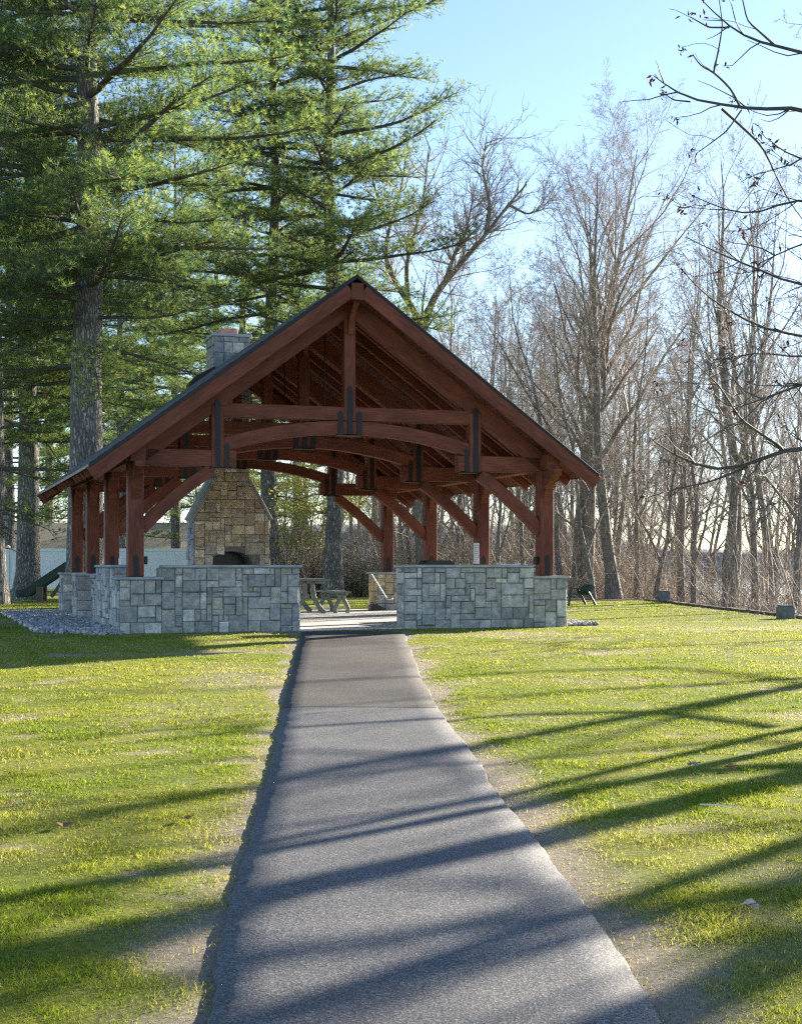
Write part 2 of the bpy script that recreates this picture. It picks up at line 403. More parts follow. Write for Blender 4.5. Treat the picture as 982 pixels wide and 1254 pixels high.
# ------------------------------------------------------------------ stone work
BLUE = [tuple(1.75*q for q in t) for t in [(.17, .185, .205), (.20, .215, .235), (.145, .155, .17), (.23, .24, .255), (.19, .20, .20), (.165, .17, .175), (.30, .31, .325), (.25, .26, .27), (.22, .21, .18), (.15, .165, .185)]]
BLUE += [(.17, .185, .21), (.52, .53, .54), (.40, .385, .35)]
BLUE = [tuple(.66 * q + .34 * m_ for q, m_ in zip(t, (.352, .368, .385))) for t in BLUE]
BLUEW = [4, 4, 6, 3, 4, 4, 2.0, 2.2, 1.2, 5, 4, .9, .8]
TAN = [tuple(1.6*q for q in t) for t in [(.30, .25, .155), (.25, .205, .13), (.34, .29, .195), (.21, .175, .12), (.28, .22, .14), (.23, .20, .15), (.37, .33, .25)]]
TANW = [4, 4, 3, 3, 3, 3, 1.2]
GREY = [(.24, .26, .29), (.30, .32, .34), (.19, .21, .24), (.36, .37, .38), (.27, .24, .19)]
GREYW = [4, 4, 3, 2, .7]
def clip_poly(poly, planes):
    for (nx, ny, d) in planes:                 # keep nx*x+ny*y<=d
        out = []
        for i in range(len(poly)):
            a = poly[i]; b = poly[(i + 1) % len(poly)]
            fa = nx * a[0] + ny * a[1] - d; fb = nx * b[0] + ny * b[1] - d
            if fa <= 0: out.append(a)
            if (fa < 0 < fb) or (fb < 0 < fa):
                t = fa / (fa - fb); out.append((a[0] + (b[0] - a[0]) * t, a[1] + (b[1] - a[1]) * t))
        poly = out
        if len(poly) < 3: return []
    return poly
def ashlar(mb, org, ux, nrm, W, H, rng, pal, wts, g=.125, planes=(), hole=None, wmax=4, hmax=3):
    """stones over a W x H face: org is the lower left corner, ux along it, nrm outwards, z up"""
    org = np.array(org, float); ux = np.array(ux, float); nrm = np.array(nrm, float); uz = np.array((0, 0, 1.0))
    nx = max(1, round(W / g)); nz = max(1, round(H / g)); gx = W / nx; gy = H / nz
    xo = np.concatenate([[0], np.cumsum(rng.uniform(.75, 1.25, nx))]); xo = xo / xo[-1] * W
    zo = np.concatenate([[0], np.cumsum(rng.uniform(.75, 1.25, nz))]); zo = zo / zo[-1] * H
    used = np.zeros((nz, nx), bool)
    for j in range(nz):
        for i in range(nx):
            if used[j, i]: continue
            w = int(rng.choice([1, 2, 3, 4], p=[.12, .38, .34, .16])); h = int(rng.choice([1, 2, 3], p=[.25, .48, .27]))
            w = min(w, wmax, nx - i); h = min(h, hmax, nz - j)
            while w > 1 and used[j, i:i + w].any(): w -= 1
            if w == 1 and i + 1 < nx and not used[j, i + 1] and rng.random() < .5: w = 2
            used[j:j + h, i:i + w] = True
            m_ = .006
            poly = [(xo[i] + m_, zo[j] + m_), (xo[i + w] - m_, zo[j] + m_), (xo[i + w] - m_, zo[j + h] - m_), (xo[i] + m_, zo[j + h] - m_)]
            poly = [(a + rng.uniform(-.004, .004), b + rng.uniform(-.004, .004)) for a, b in poly]
            if hole is not None and hole((xo[i] + xo[i + w]) / 2, (zo[j] + zo[j + h]) / 2): continue
            poly = clip_poly(poly, planes)
            if len(poly) < 3: continue
            cx = sum(p[0] for p in poly) / len(poly); cy = sum(p[1] for p in poly) / len(poly)
            dp = rng.uniform(.010, .046); k = .013
            back = [org + ux * a + uz * b for a, b in poly]
            mid = [org + ux * a + uz * b + nrm * (dp * .72) for a, b in poly]
            fr = []
            for a, b in poly:
                L = math.hypot(a - cx, b - cy) + 1e-6; q = max(0, 1 - k * 1.4 / L)
                fr.append(org + ux * (cx + (a - cx) * q) + uz * (cy + (b - cy) * q) + nrm * (dp + rng.uniform(-.009, .009)))
            ctr = org + ux * cx + uz * cy + nrm * (dp + rng.uniform(-.002, .008))
            n = len(poly); vs = back + mid + fr + [ctr]
            fs = [(t, (t + 1) % n, n + (t + 1) % n, n + t) for t in range(n)] + [(n + t, n + (t + 1) % n, 2 * n + (t + 1) % n, 2 * n + t) for t in range(n)] + [(2 * n + t, 2 * n + (t + 1) % n, 3 * n) for t in range(n)]
            c = pal[int(rng.choice(len(pal), p=np.array(wts) / sum(wts)))]; jit = rng.uniform(.85, 1.15)
            mb.add(vs, fs, None, tuple(x * jit for x in c))
def stone_box(mb, core, x0, x1, y0, y1, H, rng, pal=BLUE, wts=BLUEW, faces='FBLR', z0=-.15):
    core.box(x0, x1, y0, y1, z0, H, .002)
    if 'F' in faces: ashlar(mb, (x0, y0, -.03), (1, 0, 0), (0, -1, 0), x1 - x0, H + .03, rng, pal, wts, .098)
    if 'B' in faces: ashlar(mb, (x1, y1, -.03), (-1, 0, 0), (0, 1, 0), x1 - x0, H + .03, rng, pal, wts, .098)
    if 'L' in faces: ashlar(mb, (x0, y1, -.03), (0, -1, 0), (-1, 0, 0), y1 - y0, H + .03, rng, pal, wts, .098)
    if 'R' in faces: ashlar(mb, (x1, y0, -.03), (0, 1, 0), (1, 0, 0), y1 - y0, H + .03, rng, pal, wts, .098)
LOW = .825; HIGH = 1.015; CAP = .045
def wall(name, boxes, label, seed, caps):
    rng = np.random.default_rng(seed); root = empty(name, (P0[0], P0[1], 0), TH, label, 'stone wall')
    st = MB(); core = MB()
    for (x0, x1, y0, y1, H, fc) in boxes: stone_box(st, core, x0, x1, y0, y1, H, rng, faces=fc)
    st.build('stone_facing', M['stone'], root); core.build('mortar_core', M['mortar'], root)
    for (x0, x1, y0, y1, H) in caps:
        c = MB(); c.box(x0, x1, y0, y1, H + .002, H + CAP, .01); c.build('cap', M['cap'], root)
    return root
wall('stone_wall', [(-.28, .38, -.28, .38, LOW, 'FLRB'), (.381, 2.60, -.28, .10, HIGH, 'FBRL'), (-.28, .10, .381, 2.75, HIGH, 'LRFB'), (-.28, .38, 2.751, 3.40, LOW, 'LRFB')],
     'blue grey stone wall left of the path, with the fireplace showing above its cap', 3,
     [(-.34, .42, -.34, .42, LOW), (.40, 2.66, -.34, .15, HIGH), (-.34, .15, .40, 2.78, HIGH), (-.34, .42, 2.79, 3.46, LOW)])
wall('stone_wall', [(4.41, 6.719, -.28, .10, HIGH, 'FBLR'), (6.72, 7.33, -.28, .38, LOW, 'FRLB'), (6.95, 7.33, .381, 2.75, HIGH, 'RLBF'), (6.67, 7.33, 2.751, 3.40, LOW, 'RLFB')],
     'blue grey stone wall right of the path, with a black lid showing above its cap', 8,
     [(4.35, 6.71, -.34, .15, HIGH), (6.715, 7.39, -.34, .42, LOW), (6.90, 7.39, .43, 2.78, HIGH), (6.63, 7.39, 2.79, 3.46, LOW)])
def pier(u, s, label, seed, pal, wts, tan=False):
    rng = np.random.default_rng(seed); x, y = pv(u, s); root = empty('stone_pier', (x, y, 0), TH, label, 'stone pier', 'stone piers under the rear posts')
    st = MB(); core = MB(); stone_box(st, core, -.33, .33, -.33, .33, .84, rng, pal, wts)
    st.build('stone_facing', M['stone'], root); core.build('mortar_core', M['mortar'], root)
    c = MB(); c.box(-.38, .38, -.38, .38, .842, .842 + CAP, .01); c.build('cap', M['cap'], root)
S = 3.08; U = 7.05
pier(0, 2 * S, 'grey stone pier at left, the nearer of two beyond the left wall', 11, BLUE, BLUEW)
pier(0, 3 * S, 'grey stone pier at the far left of the pavilion, in front of the slide', 12, BLUE, BLUEW)
pier(U, 2 * S, 'stone pier under the third right post, screened by the right wall', 13, BLUE, BLUEW)
pier(U, 3 * S, 'brownish stone pier beside the opening with a bent pale rod leaning on it', 14, TAN + BLUE[:4], TANW + [2, 2, 2, 2])

# fireplace
def fireplace():
    rng = np.random.default_rng(5); x, y = pv(U / 2 - .12, 9.22)
    root = empty('fireplace', (x, y, 0), TH, 'tan stone outdoor fireplace with sloping shoulders at the back of the pavilion', 'fireplace')
    hw = .84; nk = .40; z1 = 2.10; z2 = 2.92; dp = .85; zt = 6.17
    sh = (z2 - z1) / (hw - nk)
    prof = [(-hw, 0), (hw, 0), (hw, z1), (nk, z2), (nk, zt), (-nk, zt), (-nk, z2), (-hw, z1)]
    c = MB(); ow = .46; zo = 1.36
    # mortar core around the firebox opening
    arch = [(ow * math.cos(a), zo - .25 + .25 * math.sin(a)) for a in np.linspace(0, math.pi, 11)]
    c.prism([(-hw, -.1), (-ow, -.1), (-ow, zo - .25), (-hw, zo - .25)], 1, 0, dp); c.prism([(ow, -.1), (hw, -.1), (hw, zo - .25), (ow, zo - .25)], 1, 0, dp)
    top = [(hw, zo - .25), (hw, z1), (nk, z2), (nk, 3.4), (-nk, 3.4), (-nk, z2), (-hw, z1), (-hw, zo - .25)] + arch[::-1]
    c.prism(top, 1, 0, dp)
    c.prism([(-ow, -.1), (ow, -.1), (ow, zo + .05), (-ow, zo + .05)], 1, dp - .06, dp - .01)
    c.build('mortar_core', M['mortar'], root)
    st = MB()
    pl = [(1, 0, 2 * hw), (-1, 0, 0)]
    cut = [(sh, 1, z1 + sh * 2 * hw), (-sh, 1, z1)]
    def hole(a, b):
        xx = a - hw; return abs(xx) < ow + .02 and b < zo - .25 + .25 * math.sqrt(max(0, 1 - (xx / (ow + .02)) ** 2)) + .02
    ashlar(st, (-hw, 0, 0), (1, 0, 0), (0, -1, 0), 2 * hw, z2, rng, TAN, TANW, .098, cut, hole)
    ashlar(st, (-nk, 0, z2), (1, 0, 0), (0, -1, 0), 2 * nk, .48, rng, TAN, TANW, .098)
    ashlar(st, (-hw, dp, 0), (0, -1, 0), (-1, 0, 0), dp, z1, rng, GREY, GREYW, .12)
    ashlar(st, (hw, 0, 0), (0, 1, 0), (1, 0, 0), dp, z1, rng, TAN, TANW, .098)
    ashlar(st, (hw, dp, 0), (-1, 0, 0), (0, 1, 0), 2 * hw, z2, rng, GREY, GREYW, .12, cut)
    st.build('stone_facing', M['tanstone'], root)
    for sgn in (-1, 1):
        k = MB(); a = (sgn * (hw + .06), dp / 2 - .02, z1 - .03); b = (sgn * (nk + .0), dp / 2 - .02, z2 + .05)
        k.beam(a, b, dp + .12, .06, (0, 0, 1)); k.build('shoulder_cap', M['cap'], root)
    ch = MB(); rng2 = np.random.default_rng(6); cc = MB(); cc.box(-nk, nk, .0, dp, 3.40, zt, .003)
    ashlar(ch, (-nk, 0, 3.4), (1, 0, 0), (0, -1, 0), 2 * nk, zt - 3.4, rng2, GREY, GREYW, .12)
    ashlar(ch, (nk, dp, 3.4), (-1, 0, 0), (0, 1, 0), 2 * nk, zt - 3.4, rng2, GREY, GREYW, .12)
    ashlar(ch, (-nk, dp, 3.4), (0, -1, 0), (-1, 0, 0), dp, zt - 3.4, rng2, GREY, GREYW, .12)
    ashlar(ch, (nk, 0, 3.4), (0, 1, 0), (1, 0, 0), dp, zt - 3.4, rng2, GREY, GREYW, .12)
    for i in range(len(cc.v)): cc.c[i] = (.13, .13, .135)
    ch.add(cc.v, cc.f, cc.uv, (.13, .13, .135))
    co = ch.build('chimney', M['stone'], root)
    k = MB(); k.box(-nk - .05, nk + .05, -.05, dp + .05, zt + .001, zt + .07, .01); k.build('chimney_cap', M['cap'], co)
    k = MB(); k.box(-.20, .20, dp / 2 - .16, dp / 2 + .16, zt + .071, zt + .22, .02); k.build('flue', M['clay'], co)
    k = MB(); k.prism([(-ow + .01, 0), (ow - .01, 0), (ow - .01, zo - .25)] + [((ow - .01) * math.cos(a), zo - .25 + .24 * math.sin(a)) for a in np.linspace(0, math.pi, 9)] + [(-ow + .01, zo - .25)], 1, dp - .10, dp - .065)
    k.build('firebox', M['black'], root)
    k = MB()
    for q in range(5): k.tube([(-.24 + q * .12, .12, .50), (-.24 + q * .12, .12, .62), (-.24 + q * .12, .5, .62)], .012)
    k.beam((-.3, .12, .5), (.3, .12, .5), .03, .03); k.beam((-.2, .12, .012), (-.2, .12, .5), .03, .03, (0, 1, 0)); k.beam((.2, .12, .012), (.2, .12, .5), .03, .03, (0, 1, 0))
    k.build('fire_grate', M['steel'], root)
fireplace()

# ------------------------------------------------------------------ the pavilion
random.seed(4)
pav = empty('pavilion', (P0[0], P0[1], 0), TH, 'open red brown timber pavilion with a steep gabled roof at the path end', 'pavilion')
EAVE = .76; SL = .737; ZE = 2.64; ZA = ZE + SL * (U / 2 + EAVE)
def zr(u): return ZE + SL * (EAVE + (u if u < U / 2 else U - u))
YF = -.50; YB = 3 * S + .38
tm = M['timber']
def plate(mb, u, z0, z1, w, y, dirn):
    """flat steel plate with a pointed top on a vertical face at y, proud by 9 mm towards dirn"""
    mb.prism([(u - w / 2, z0), (u + w / 2, z0), (u + w / 2, z1 - w * .75), (u + w * .3, z1 - w * .3), (u, z1), (u - w * .3, z1 - w * .3), (u - w / 2, z1 - w * .75)], 1, y + dirn * .001, y + dirn * .010)
def arc(p0, p1, ctrl, n=9):
    p0 = Vector(p0); p1 = Vector(p1); c = Vector(ctrl)
    return [p0 * (1 - t) ** 2 + c * 2 * t * (1 - t) + p1 * t * t for t in [i / (n - 1) for i in range(n)]]
HP = 1.31
for si in range(4):
    s = si * S
    for side, u in ((0, 0.0), (1, U)):
        d = 1 if side == 0 else -1
        zb = (LOW if si in (0, 1) else .842) + CAP + .002
        p = MB(); p.box(u - .125, u + .125, s - .125, s + .125, zb, 2.69, .012)
        for i in range(len(p.uv)): v = p.v[i]; p.uv[i] = (v[2] + si * 3 + side * 7, v[0] + v[1] * .9)
        po = p.build('post', tm, pav)
        for q in (-1, 1):
            b = MB(); plate(b, u, zb, zb + .36, .085, s + q * .125, q); b.build('base_plate', M['steel'], po)
        br = MB(); br.curve(arc((u + d * .10, s, 1.64), (u + d * 1.22, s, 2.60), (u + d * .585, s, 2.185)), .16, .20, side=(0, 1, 0)); br.build('knee_brace', tm, po)
        for q in (-1, 1):
            k = MB(); cv = arc((0, .126, 2.10), (0, .58, 2.60), (0, .17, 2.50), 11)
            k.prism([(s + q * .126, 2.688), (s + q * .58, 2.688)] + [(s + q * p.y, p.z) for p in cv[::-1]], 0, u - .07, u + .07); k.build('plate_bracket', tm, po)
        if si == 0:
            k = MB(); k.box(u + d * .125 + (0.001 if d > 0 else -.071), u + d * .125 + (.071 if d > 0 else -.001), s - .05, s + .05, 1.07, 1.20, .008); k.build('outlet_box', M['steel'], po)
    # truss
    t = MB()
    vo = .25; vd = .36; k = vd * math.cos(math.atan(SL))
    for d, ua in ((1, 0), (-1, U)):
        e0 = -.10; e1 = U / 2
        zc = lambda uu: zr(uu) - vo - vd / 2
        a = (ua + d * e0, s, zc(e0)); b_ = (ua + d * (e1 - .0), s, zc(e1 - .001))
        t.curve([a, b_], .18, k, side=(0, 1, 0))
    tr = t.build('principal_rafters', tm, pav)
    c = MB(); c.curve([(HP + .09, s, 3.565), (U - HP - .09, s, 3.565)], .17, .23, side=(0, 1, 0)); c.build('collar_beam', tm, tr)
    c = MB(); aa = []
    for q in np.linspace(0, 1, 21): 
        uu = HP + .08 + q * (U - 2 * HP - .16); aa.append((uu, s, 3.335 - .335 * (2 * q - 1) ** 2))
    c.curve(aa, .165, .22, side=(0, 1, 0)); c.build('arch_beam', tm, tr)
    c = MB(); c.curve([(U / 2, s, 3.452), (U / 2, s, ZA - .32)], .19, .195, side=(0, 1, 0)); c.build('king_post', tm, tr)
    for q in (-1, 1):
        pl = MB(); plate(pl, U / 2, 3.225, 4.03, .085, s + q * .099, q); pl.build('steel_plate', M['steel'], tr)
        for du in (-.16, .16):
            pl = MB(); plate(pl, U / 2 + du, 3.215, 3.62, .085, s + q * .089, q); pl.build('steel_plate', M['steel'], tr)
    pl = MB(); pl.box(U / 2 - .21, U / 2 + .21, s - .10, s + .10, 3.205, 3.214, .002); pl.build('steel_plate', M['steel'], tr)
    for d, ua in ((1, 0), (-1, U)):
        c = MB(); c.curve([(ua + d * .0, s, 2.782), (ua + d * 1.62, s, 2.782)], .18, .27, side=(0, 1, 0)); hb = c.build('hammer_beam', tm, tr)
        c = MB(); c.box(ua + d * HP - .10, ua + d * HP + .10, s - .105, s + .105, 2.632, zr(HP) - vo - vd + .09, .01)
        for i in range(len(c.uv)): v = c.v[i]; c.uv[i] = (v[2] + si, v[0] + v[1] * .9)
        c.build('hammer_post', tm, tr)
        for q, y in ((-1, s - .106), (1, s + .106)):
            pl = MB(); plate(pl, ua + d * HP, 2.634, 3.74, .088, y, q); pl.build('steel_plate', M['steel'], tr)
            pl = MB(); plate(pl, ua + d * (HP + .155), 2.634, 3.04, .068, s + q * .0915, q); pl.build('steel_plate', M['steel'], tr)
        pl = MB(); pl.box(min(ua + d * 1.18, ua + d * 1.56), max(ua + d * 1.18, ua + d * 1.56), s - .11, s + .11, 2.620, 2.631, .002); pl.build('steel_plate', M['steel'], tr)
    for q in ((-1,) if si == 0 else (1,) if si == 3 else (-1, 1)):
        c = MB(); c.curve(arc((U / 2, s + q * .10, ZA - .92), (U / 2, s + q * .46, ZA - .42), (U / 2, s + q * .12, ZA - .58)), .10, .12, side=(1, 0, 0)); c.build('ridge_bracket', tm, tr)
# plates, ridge
for u in (0, U):
    c = MB(); c.curve([(u, YF + .12, 2.822), (u, YB - .12, 2.822)], .235, .262, side=(1, 0, 0)); c.build('eave_plate', tm, pav)
c = MB(); c.curve([(U / 2, YF - .06, ZA - .28), (U / 2, YB + .02, ZA - .28)], .20, .27, side=(1, 0, 0)); c.build('ridge_beam', tm, pav)
# common rafters: one mesh each side, both sides the same
rk = .17
ys = [s0 + q for s0 in (0, S, 2 * S) for q in (S / 5, 2 * S / 5, 3 * S / 5, 4 * S / 5)] + [YF + .14, YB - .14]
for yy in ys:
    for d, ua in ((1, 0), (-1, U)):
        c = MB(); kk = rk * math.cos(math.atan(SL)); off = .062 + rk / 2
        c.curve([(ua - d * (EAVE - .05), yy, zr(-EAVE + .05) - off), (ua + d * (U / 2 - .10), yy, zr(U / 2 - .10) - off)], .085, kk, side=(0, 1, 0)); c.build('rafter', tm, pav)
# roof: deck + shingles on both slopes
roof = MB()
for d, ua in ((1, 0), (-1, U)):
    uo = ua - d * EAVE; L = math.hypot(U / 2 + EAVE, ZA - ZE)
    nrow = 40
    for i in range(nrow):
        a0 = i / nrow; a1 = (i + 1) / nrow; u0 = uo + d * (U / 2 + EAVE) * a0; u1 = uo + d * (U / 2 + EAVE) * a1
        z0 = ZE + (ZA - ZE) * a0; z1 = ZE + (ZA - ZE) * a1
        vs = [(u0, YF - .03, z0 + .012), (u0, YB + .03, z0 + .012), (u1, YB + .03, z1), (u1, YF - .03, z1), (u0, YF - .03, z0 - .012), (u0, YB + .03, z0 - .012), (u1, YB + .03, z1 - .02), (u1, YF - .03, z1 - .02)]
        uv = [(0, L * a0), (YB - YF, L * a0), (YB - YF, L * a1), (0, L * a1)] * 2
        fs = [(0, 1, 2, 3), (4, 7, 6, 5), (0, 4, 5, 1), (0, 3, 7, 4), (1, 5, 6, 2)]
        if d < 0: fs = [tuple(reversed(f)) for f in fs]
        roof.add(vs, fs, uv)
ro = roof.build('roof', M['shingle'], pav)
for d, ua in ((1, 0), (-1, U)):
    nb = 33; dk = MB(); uo = ua - d * (EAVE - .015)
    for i in range(nb):
        a0 = (i + .015) / nb; a1 = (i + .985) / nb; W = U / 2 + EAVE - .02
        u0 = uo + d * W * a0; u1 = uo + d * W * a1
        zt = lambda uu: zr(uu if d > 0 else uu) - .022
        z0 = zt(u0); z1 = zt(u1); t_ = .036
        vs = [(u0, YF, z0), (u0, YB, z0), (u1, YB, z1), (u1, YF, z1), (u0, YF, z0 - t_), (u0, YB, z0 - t_), (u1, YB, z1 - t_), (u1, YF, z1 - t_)]
        rr = random.random() * 30
        uv = [(rr, a0 * 5), (rr + 10, a0 * 5), (rr + 10, a1 * 5), (rr, a1 * 5)] * 2
        g = random.uniform(.8, 1.2)
        fs = [(0, 1, 2, 3), (4, 7, 6, 5), (0, 4, 5, 1), (0, 3, 7, 4), (1, 5, 6, 2), (2, 6, 7, 3)]
        if d < 0: fs = [tuple(reversed(f)) for f in fs]
        dk.add(vs, fs, uv, (g, g, g))
    dk.build('deck_boards', M['deck'], ro)
    for y, q in ((YF, -1), (YB, 1)):
        b = MB(); vd = .30; ch = vd * math.cos(math.atan(SL)); off = .028 + vd / 2
        e0 = -EAVE + .01
        b.curve([(ua + d * e0, y + q * .022, zr(e0) - off), (ua + d * (U / 2 - .11), y + q * .022, zr(U / 2 - .11) - off)], .042, ch, side=(0, 1, 0))
        b.build('barge_board', tm, ro)
        b = MB(); b.curve([(ua + d * (e0 - .03), y + q * .045, zr(e0 - .03) - .035), (ua + d * (U / 2 - .002), y + q * .045, zr(U / 2 - .002) - .035)], .012, .05, side=(0, 1, 0)); b.build('drip_edge', M['steel'], ro)
    b = MB(); b.curve([(ua - d * (EAVE + .006), YF, ZE - .03), (ua - d * (EAVE + .006), YB, ZE - .03)], .012, .055, side=(1, 0, 0)); b.build('drip_edge', M['steel'], ro)
# cricket behind the chimney (dark flashing on the left slope)
b = MB(); uc = U / 2 - .88
b.prism([(uc - .28, zr(uc - .28) - .01), (uc + .30, zr(uc + .30) - .01), (uc + .30, zr(uc + .30) + .07), (uc - .1, zr(uc - .1) + .15), (uc - .28, zr(uc - .28) + .09)], 1, 8.75, 9.17); b.build('flashing', M['steel'], ro)

# pendants on thin rods in the middle of each bay
for i, nm in enumerate(('nearest of three in a row under the ridge', 'middle one of three in a row under the ridge', 'farthest of three in a row under the ridge')):
    x, y = pv(U / 2, S * (i + .5)); r_ = empty('pendant_lamp', (x, y, ZA - .42), TH, 'thin black pendant lamp rod, ' + nm, 'lamp', 'pendant lamps under the pavilion ridge')
    k = MB(); k.tube([(0, 0, 0), (0, 0, -1.72)], .012, 8); k.build('rod', M['steel'], r_)
    k = MB(); k.tube([(0, 0, -1.72), (0, 0, -1.76), (0, 0, -1.92), (0, 0, -1.94)], [.03, .07, .09, .085], 14); k.build('lamp_shade', M['steel'], r_)

# ------------------------------------------------------------------ things in and around the pavilion
def picnic():
    x, y = pv(4.70, 7.95); root = empty('picnic_table', (x, y, .012), TH, 'grey green resin picnic table with curved legs in the opening', 'picnic table')
    k = MB()
    for i in range(5): k.box(-.37 + i * .149, -.37 + i * .149 + .142, -.92, .92, .70, .745, .008)
    k.build('tabletop', M['resin'], root)
    for yy in (-.62, .62):
        k = MB()
        for q in (-1, 1): k.curve(arc((q * .10, yy, .70), (q * .36, yy, .0), (q * .02, yy, .30), 9), .07, .10, side=(0, 1, 0))
        k.box(-.34, .34, yy - .035, yy + .035, .64, .699, .006); k.build('leg', M['resin'], root)
    k = MB(); k.beam((0, -.6, .36), (0, .6, .36), .05, .09); k.build('stretcher', M['resin'], root)
    for (du, lab) in ((.72, 'grey green bench with wishbone legs on the right side of the picnic table'), (-.72, 'grey green bench on the left side of the picnic table, mostly behind the wall')):
        x, y = pv(4.70 + du, 7.95); b = empty('bench', (x, y, .012), TH, lab, 'bench', 'benches at the picnic table')
        k = MB()
        for i in range(2): k.box(-.15 + i * .152, -.15 + i * .152 + .146, -.92, .92, .43, .475, .008)
        k.build('seat', M['resin'], b)
        for yy in (-.66, .66):
            k = MB()
            for q in (-1, 1): k.curve([(q * .05, yy, .43), (q * .045, yy, .30), (q * .10, yy, .20), (q * .145, yy, .10), (q * .135, yy, 0)], .06, .085, side=(0, 1, 0))
            k.box(-.13, .13, yy - .03, yy + .03, .38, .429, .006); k.build('leg', M['resin'], b)
picnic()

x, y = pv(5.40, .95)
g_ = empty('grill', (x, y, .012), TH, 'black barbecue grill with its rounded lid just above the right stone wall', 'grill')
k = MB(); k.prism([(-.28, .80), (.28, .80), (.28, 1.04), (.25, 1.10), (.18, 1.128), (-.18, 1.128), (-.25, 1.10), (-.28, 1.04)], 1, -.22, .22); lid = k.build('lid', M['black'], g_)
k = MB(); k.tube([(-.2, -.23, .98), (-.2, -.29, .98), (.2, -.29, .98), (.2, -.23, .98)], .012); k.build('handle', M['metal'], lid)
k = MB(); k.box(-.29, .29, -.24, .24, .55, .799, .01); k.build('firebox', M['black'], g_)
for a in (-.25, .25):
    for b_ in (-.2, .2):
        k = MB(); k.box(a - .02, a + .02, b_ - .02, b_ + .02, 0, .549, .004); k.build('leg', M['steel'], g_)

x, y = pv(6.38, .0)
k = MB(); k.prism([(-.17, 0), (.17, 0), (.19, .03), (.175, .032), (.158, .01), (-.158, .01), (-.175, .032), (-.19, .03)], 1, -.10, .10)
o = k.build('tray', M['white']); o.location = (x, y, HIGH + CAP + .002); o.rotation_euler = (0, 0, TH); tag(o, 'small white tray lying on the right stone wall beside the post', 'tray')
x, y = pv(.02, 1.4)
k = MB(); k.box(-.06, .06, -.06, .06, 0, .11, .006); k.prism([(-.05, .111), (.05, .111), (.03, .14), (-.03, .14)], 1, -.05, .05)
o = k.build('carton', M['white']); o.location = (x - .03, y, HIGH + CAP + .002); o.rotation_euler = (0, 0, TH + .2); tag(o, 'small white carton left on the side wall behind the front left post', 'carton')
# narrow notice on the second right post
x, y = pv(U - .155, S - .135)
root = empty('notice', (x, y, 1.08), TH, 'narrow white notice strip on the second right post', 'notice')
k = MB(); k.box(-.055, .055, -.012, .004, 0, .40, .003); k.build('board', M['white'], root)
k = MB()
for i in range(9): k.box(-.04, .02 + .02 * ((i * 7) % 3 - 1), -.0145, -.0125, .04 + i * .038, .048 + i * .038, .0005)
k.build('printed_lines', m_plain('grey_ink', (.35, .35, .36), .7, 0, .1, 5, 0), root)
# bent rod on rear right pier
k = MB(); D0 = 33.85
k.tube([at(455, 703.5, D0), at(464, 718, D0 - .1), at(473, 732.5, D0 - .2), at(475, 734, D0 - .22), at(481, 733, D0 - .25)], .018, 8)
o = k.build('bent_rod', M['metal']); tag(o, 'pale bent metal rod leaning against the brownish stone pier', 'rod')
px, py = pv(U - .35, 8.72)
k = MB(); k.prism([(-.22, 0), (.16, 0), (.05, .09), (-.16, .16), (-.23, .10)], 1, -.12, .12); o = k.build('sandbag', M['black']); o.location = (px, py, .013); o.rotation_euler = (0, 0, TH)
tag(o, 'dark lump of a sandbag at the foot of the brownish stone pier', 'sandbag')

# green garden seat on the right lawn
def garden_seat():
    D = 39.0; x = (704 - CX) / F * D; root = empty('garden_chair', (x, D, gzf(x, D)), R(197), 'dark green low garden chair on the lawn beyond the right wall', 'chair')
    k = MB()
    for i in range(6): k.box(-.28 + i * .095, -.28 + i * .095 + .085, -.30, .30, .30 + .01 * i, .325 + .01 * i, .004)
    k.build('seat', M['greenplastic'], root)
    k = MB()
    for i in range(5): k.beam((-.26, -.27 + i * .135, .33), (-.47, -.27 + i * .135, .60), .12, .025, (0, 1, 0))
    k.build('backrest', M['greenplastic'], root)
    root.scale = (.86, .86, .86)
    for q in (-1, 1):
        k = MB(); k.beam((-.40, q * .36, .50), (.34, q * .36, .52), .10, .028); k.build('armrest', M['greenplastic'], root)
        k = MB(); k.beam((.27, q * .34, .505), (.36, q * .36, 0), .07, .03, (0, 1, 0)); k.build('leg', M['greenplastic'], root)
        k = MB(); k.beam((-.22, q * .34, .505), (-.52, q * .36, 0), .07, .03, (0, 1, 0)); k.build('leg', M['greenplastic'], root)
garden_seat()

# slide on the left
def slide():
    D = 43.0; root = empty('slide', (0, 0, 0), 0, 'dark green playground slide propped on wooden legs at the far left', 'slide')
    a = Vector(at(29, 731, D)); b = Vector(at(88, 694, D + .4)); c = Vector(at(112, 678, D + .6))
    pts = [a + Vector((-.12, -.02, -.0)), a + Vector((.12, .02, .03)), (a + b) / 2 + Vector((0, 0, -.02)), b, c]
    k = MB(); k.curve(pts, .62, .04, (0, 0, 1)); k.build('chute', M['greenplastic'], root)
    for q in (-1, 1):
        k = MB(); k.curve([p + Vector((0, q * .31, .09)) for p in pts], .05, .22, (0, 0, 1)); k.build('side_rail', M['greenplastic'], root)
    for (px, py) in ((51, 716), (103, 684)):
        for q in (-1, 1):
            p = Vector(at(px, py, D)); gg = gzf(p.x, p.y)
            k = MB(); k.box(p.x - .09, p.x + .09, p.y + q * .24 - .06, p.y + q * .24 + .06, gg - .02, p.z - .06, .01); k.build('leg', M['dullwood'], root)
    p = Vector(at(82, 706, D)); k = MB(); k.beam(at(63, 731, D - .2), at(86, 699, D + .1), .09, .09); k.build('brace', M['dullwood'], root)
slide()

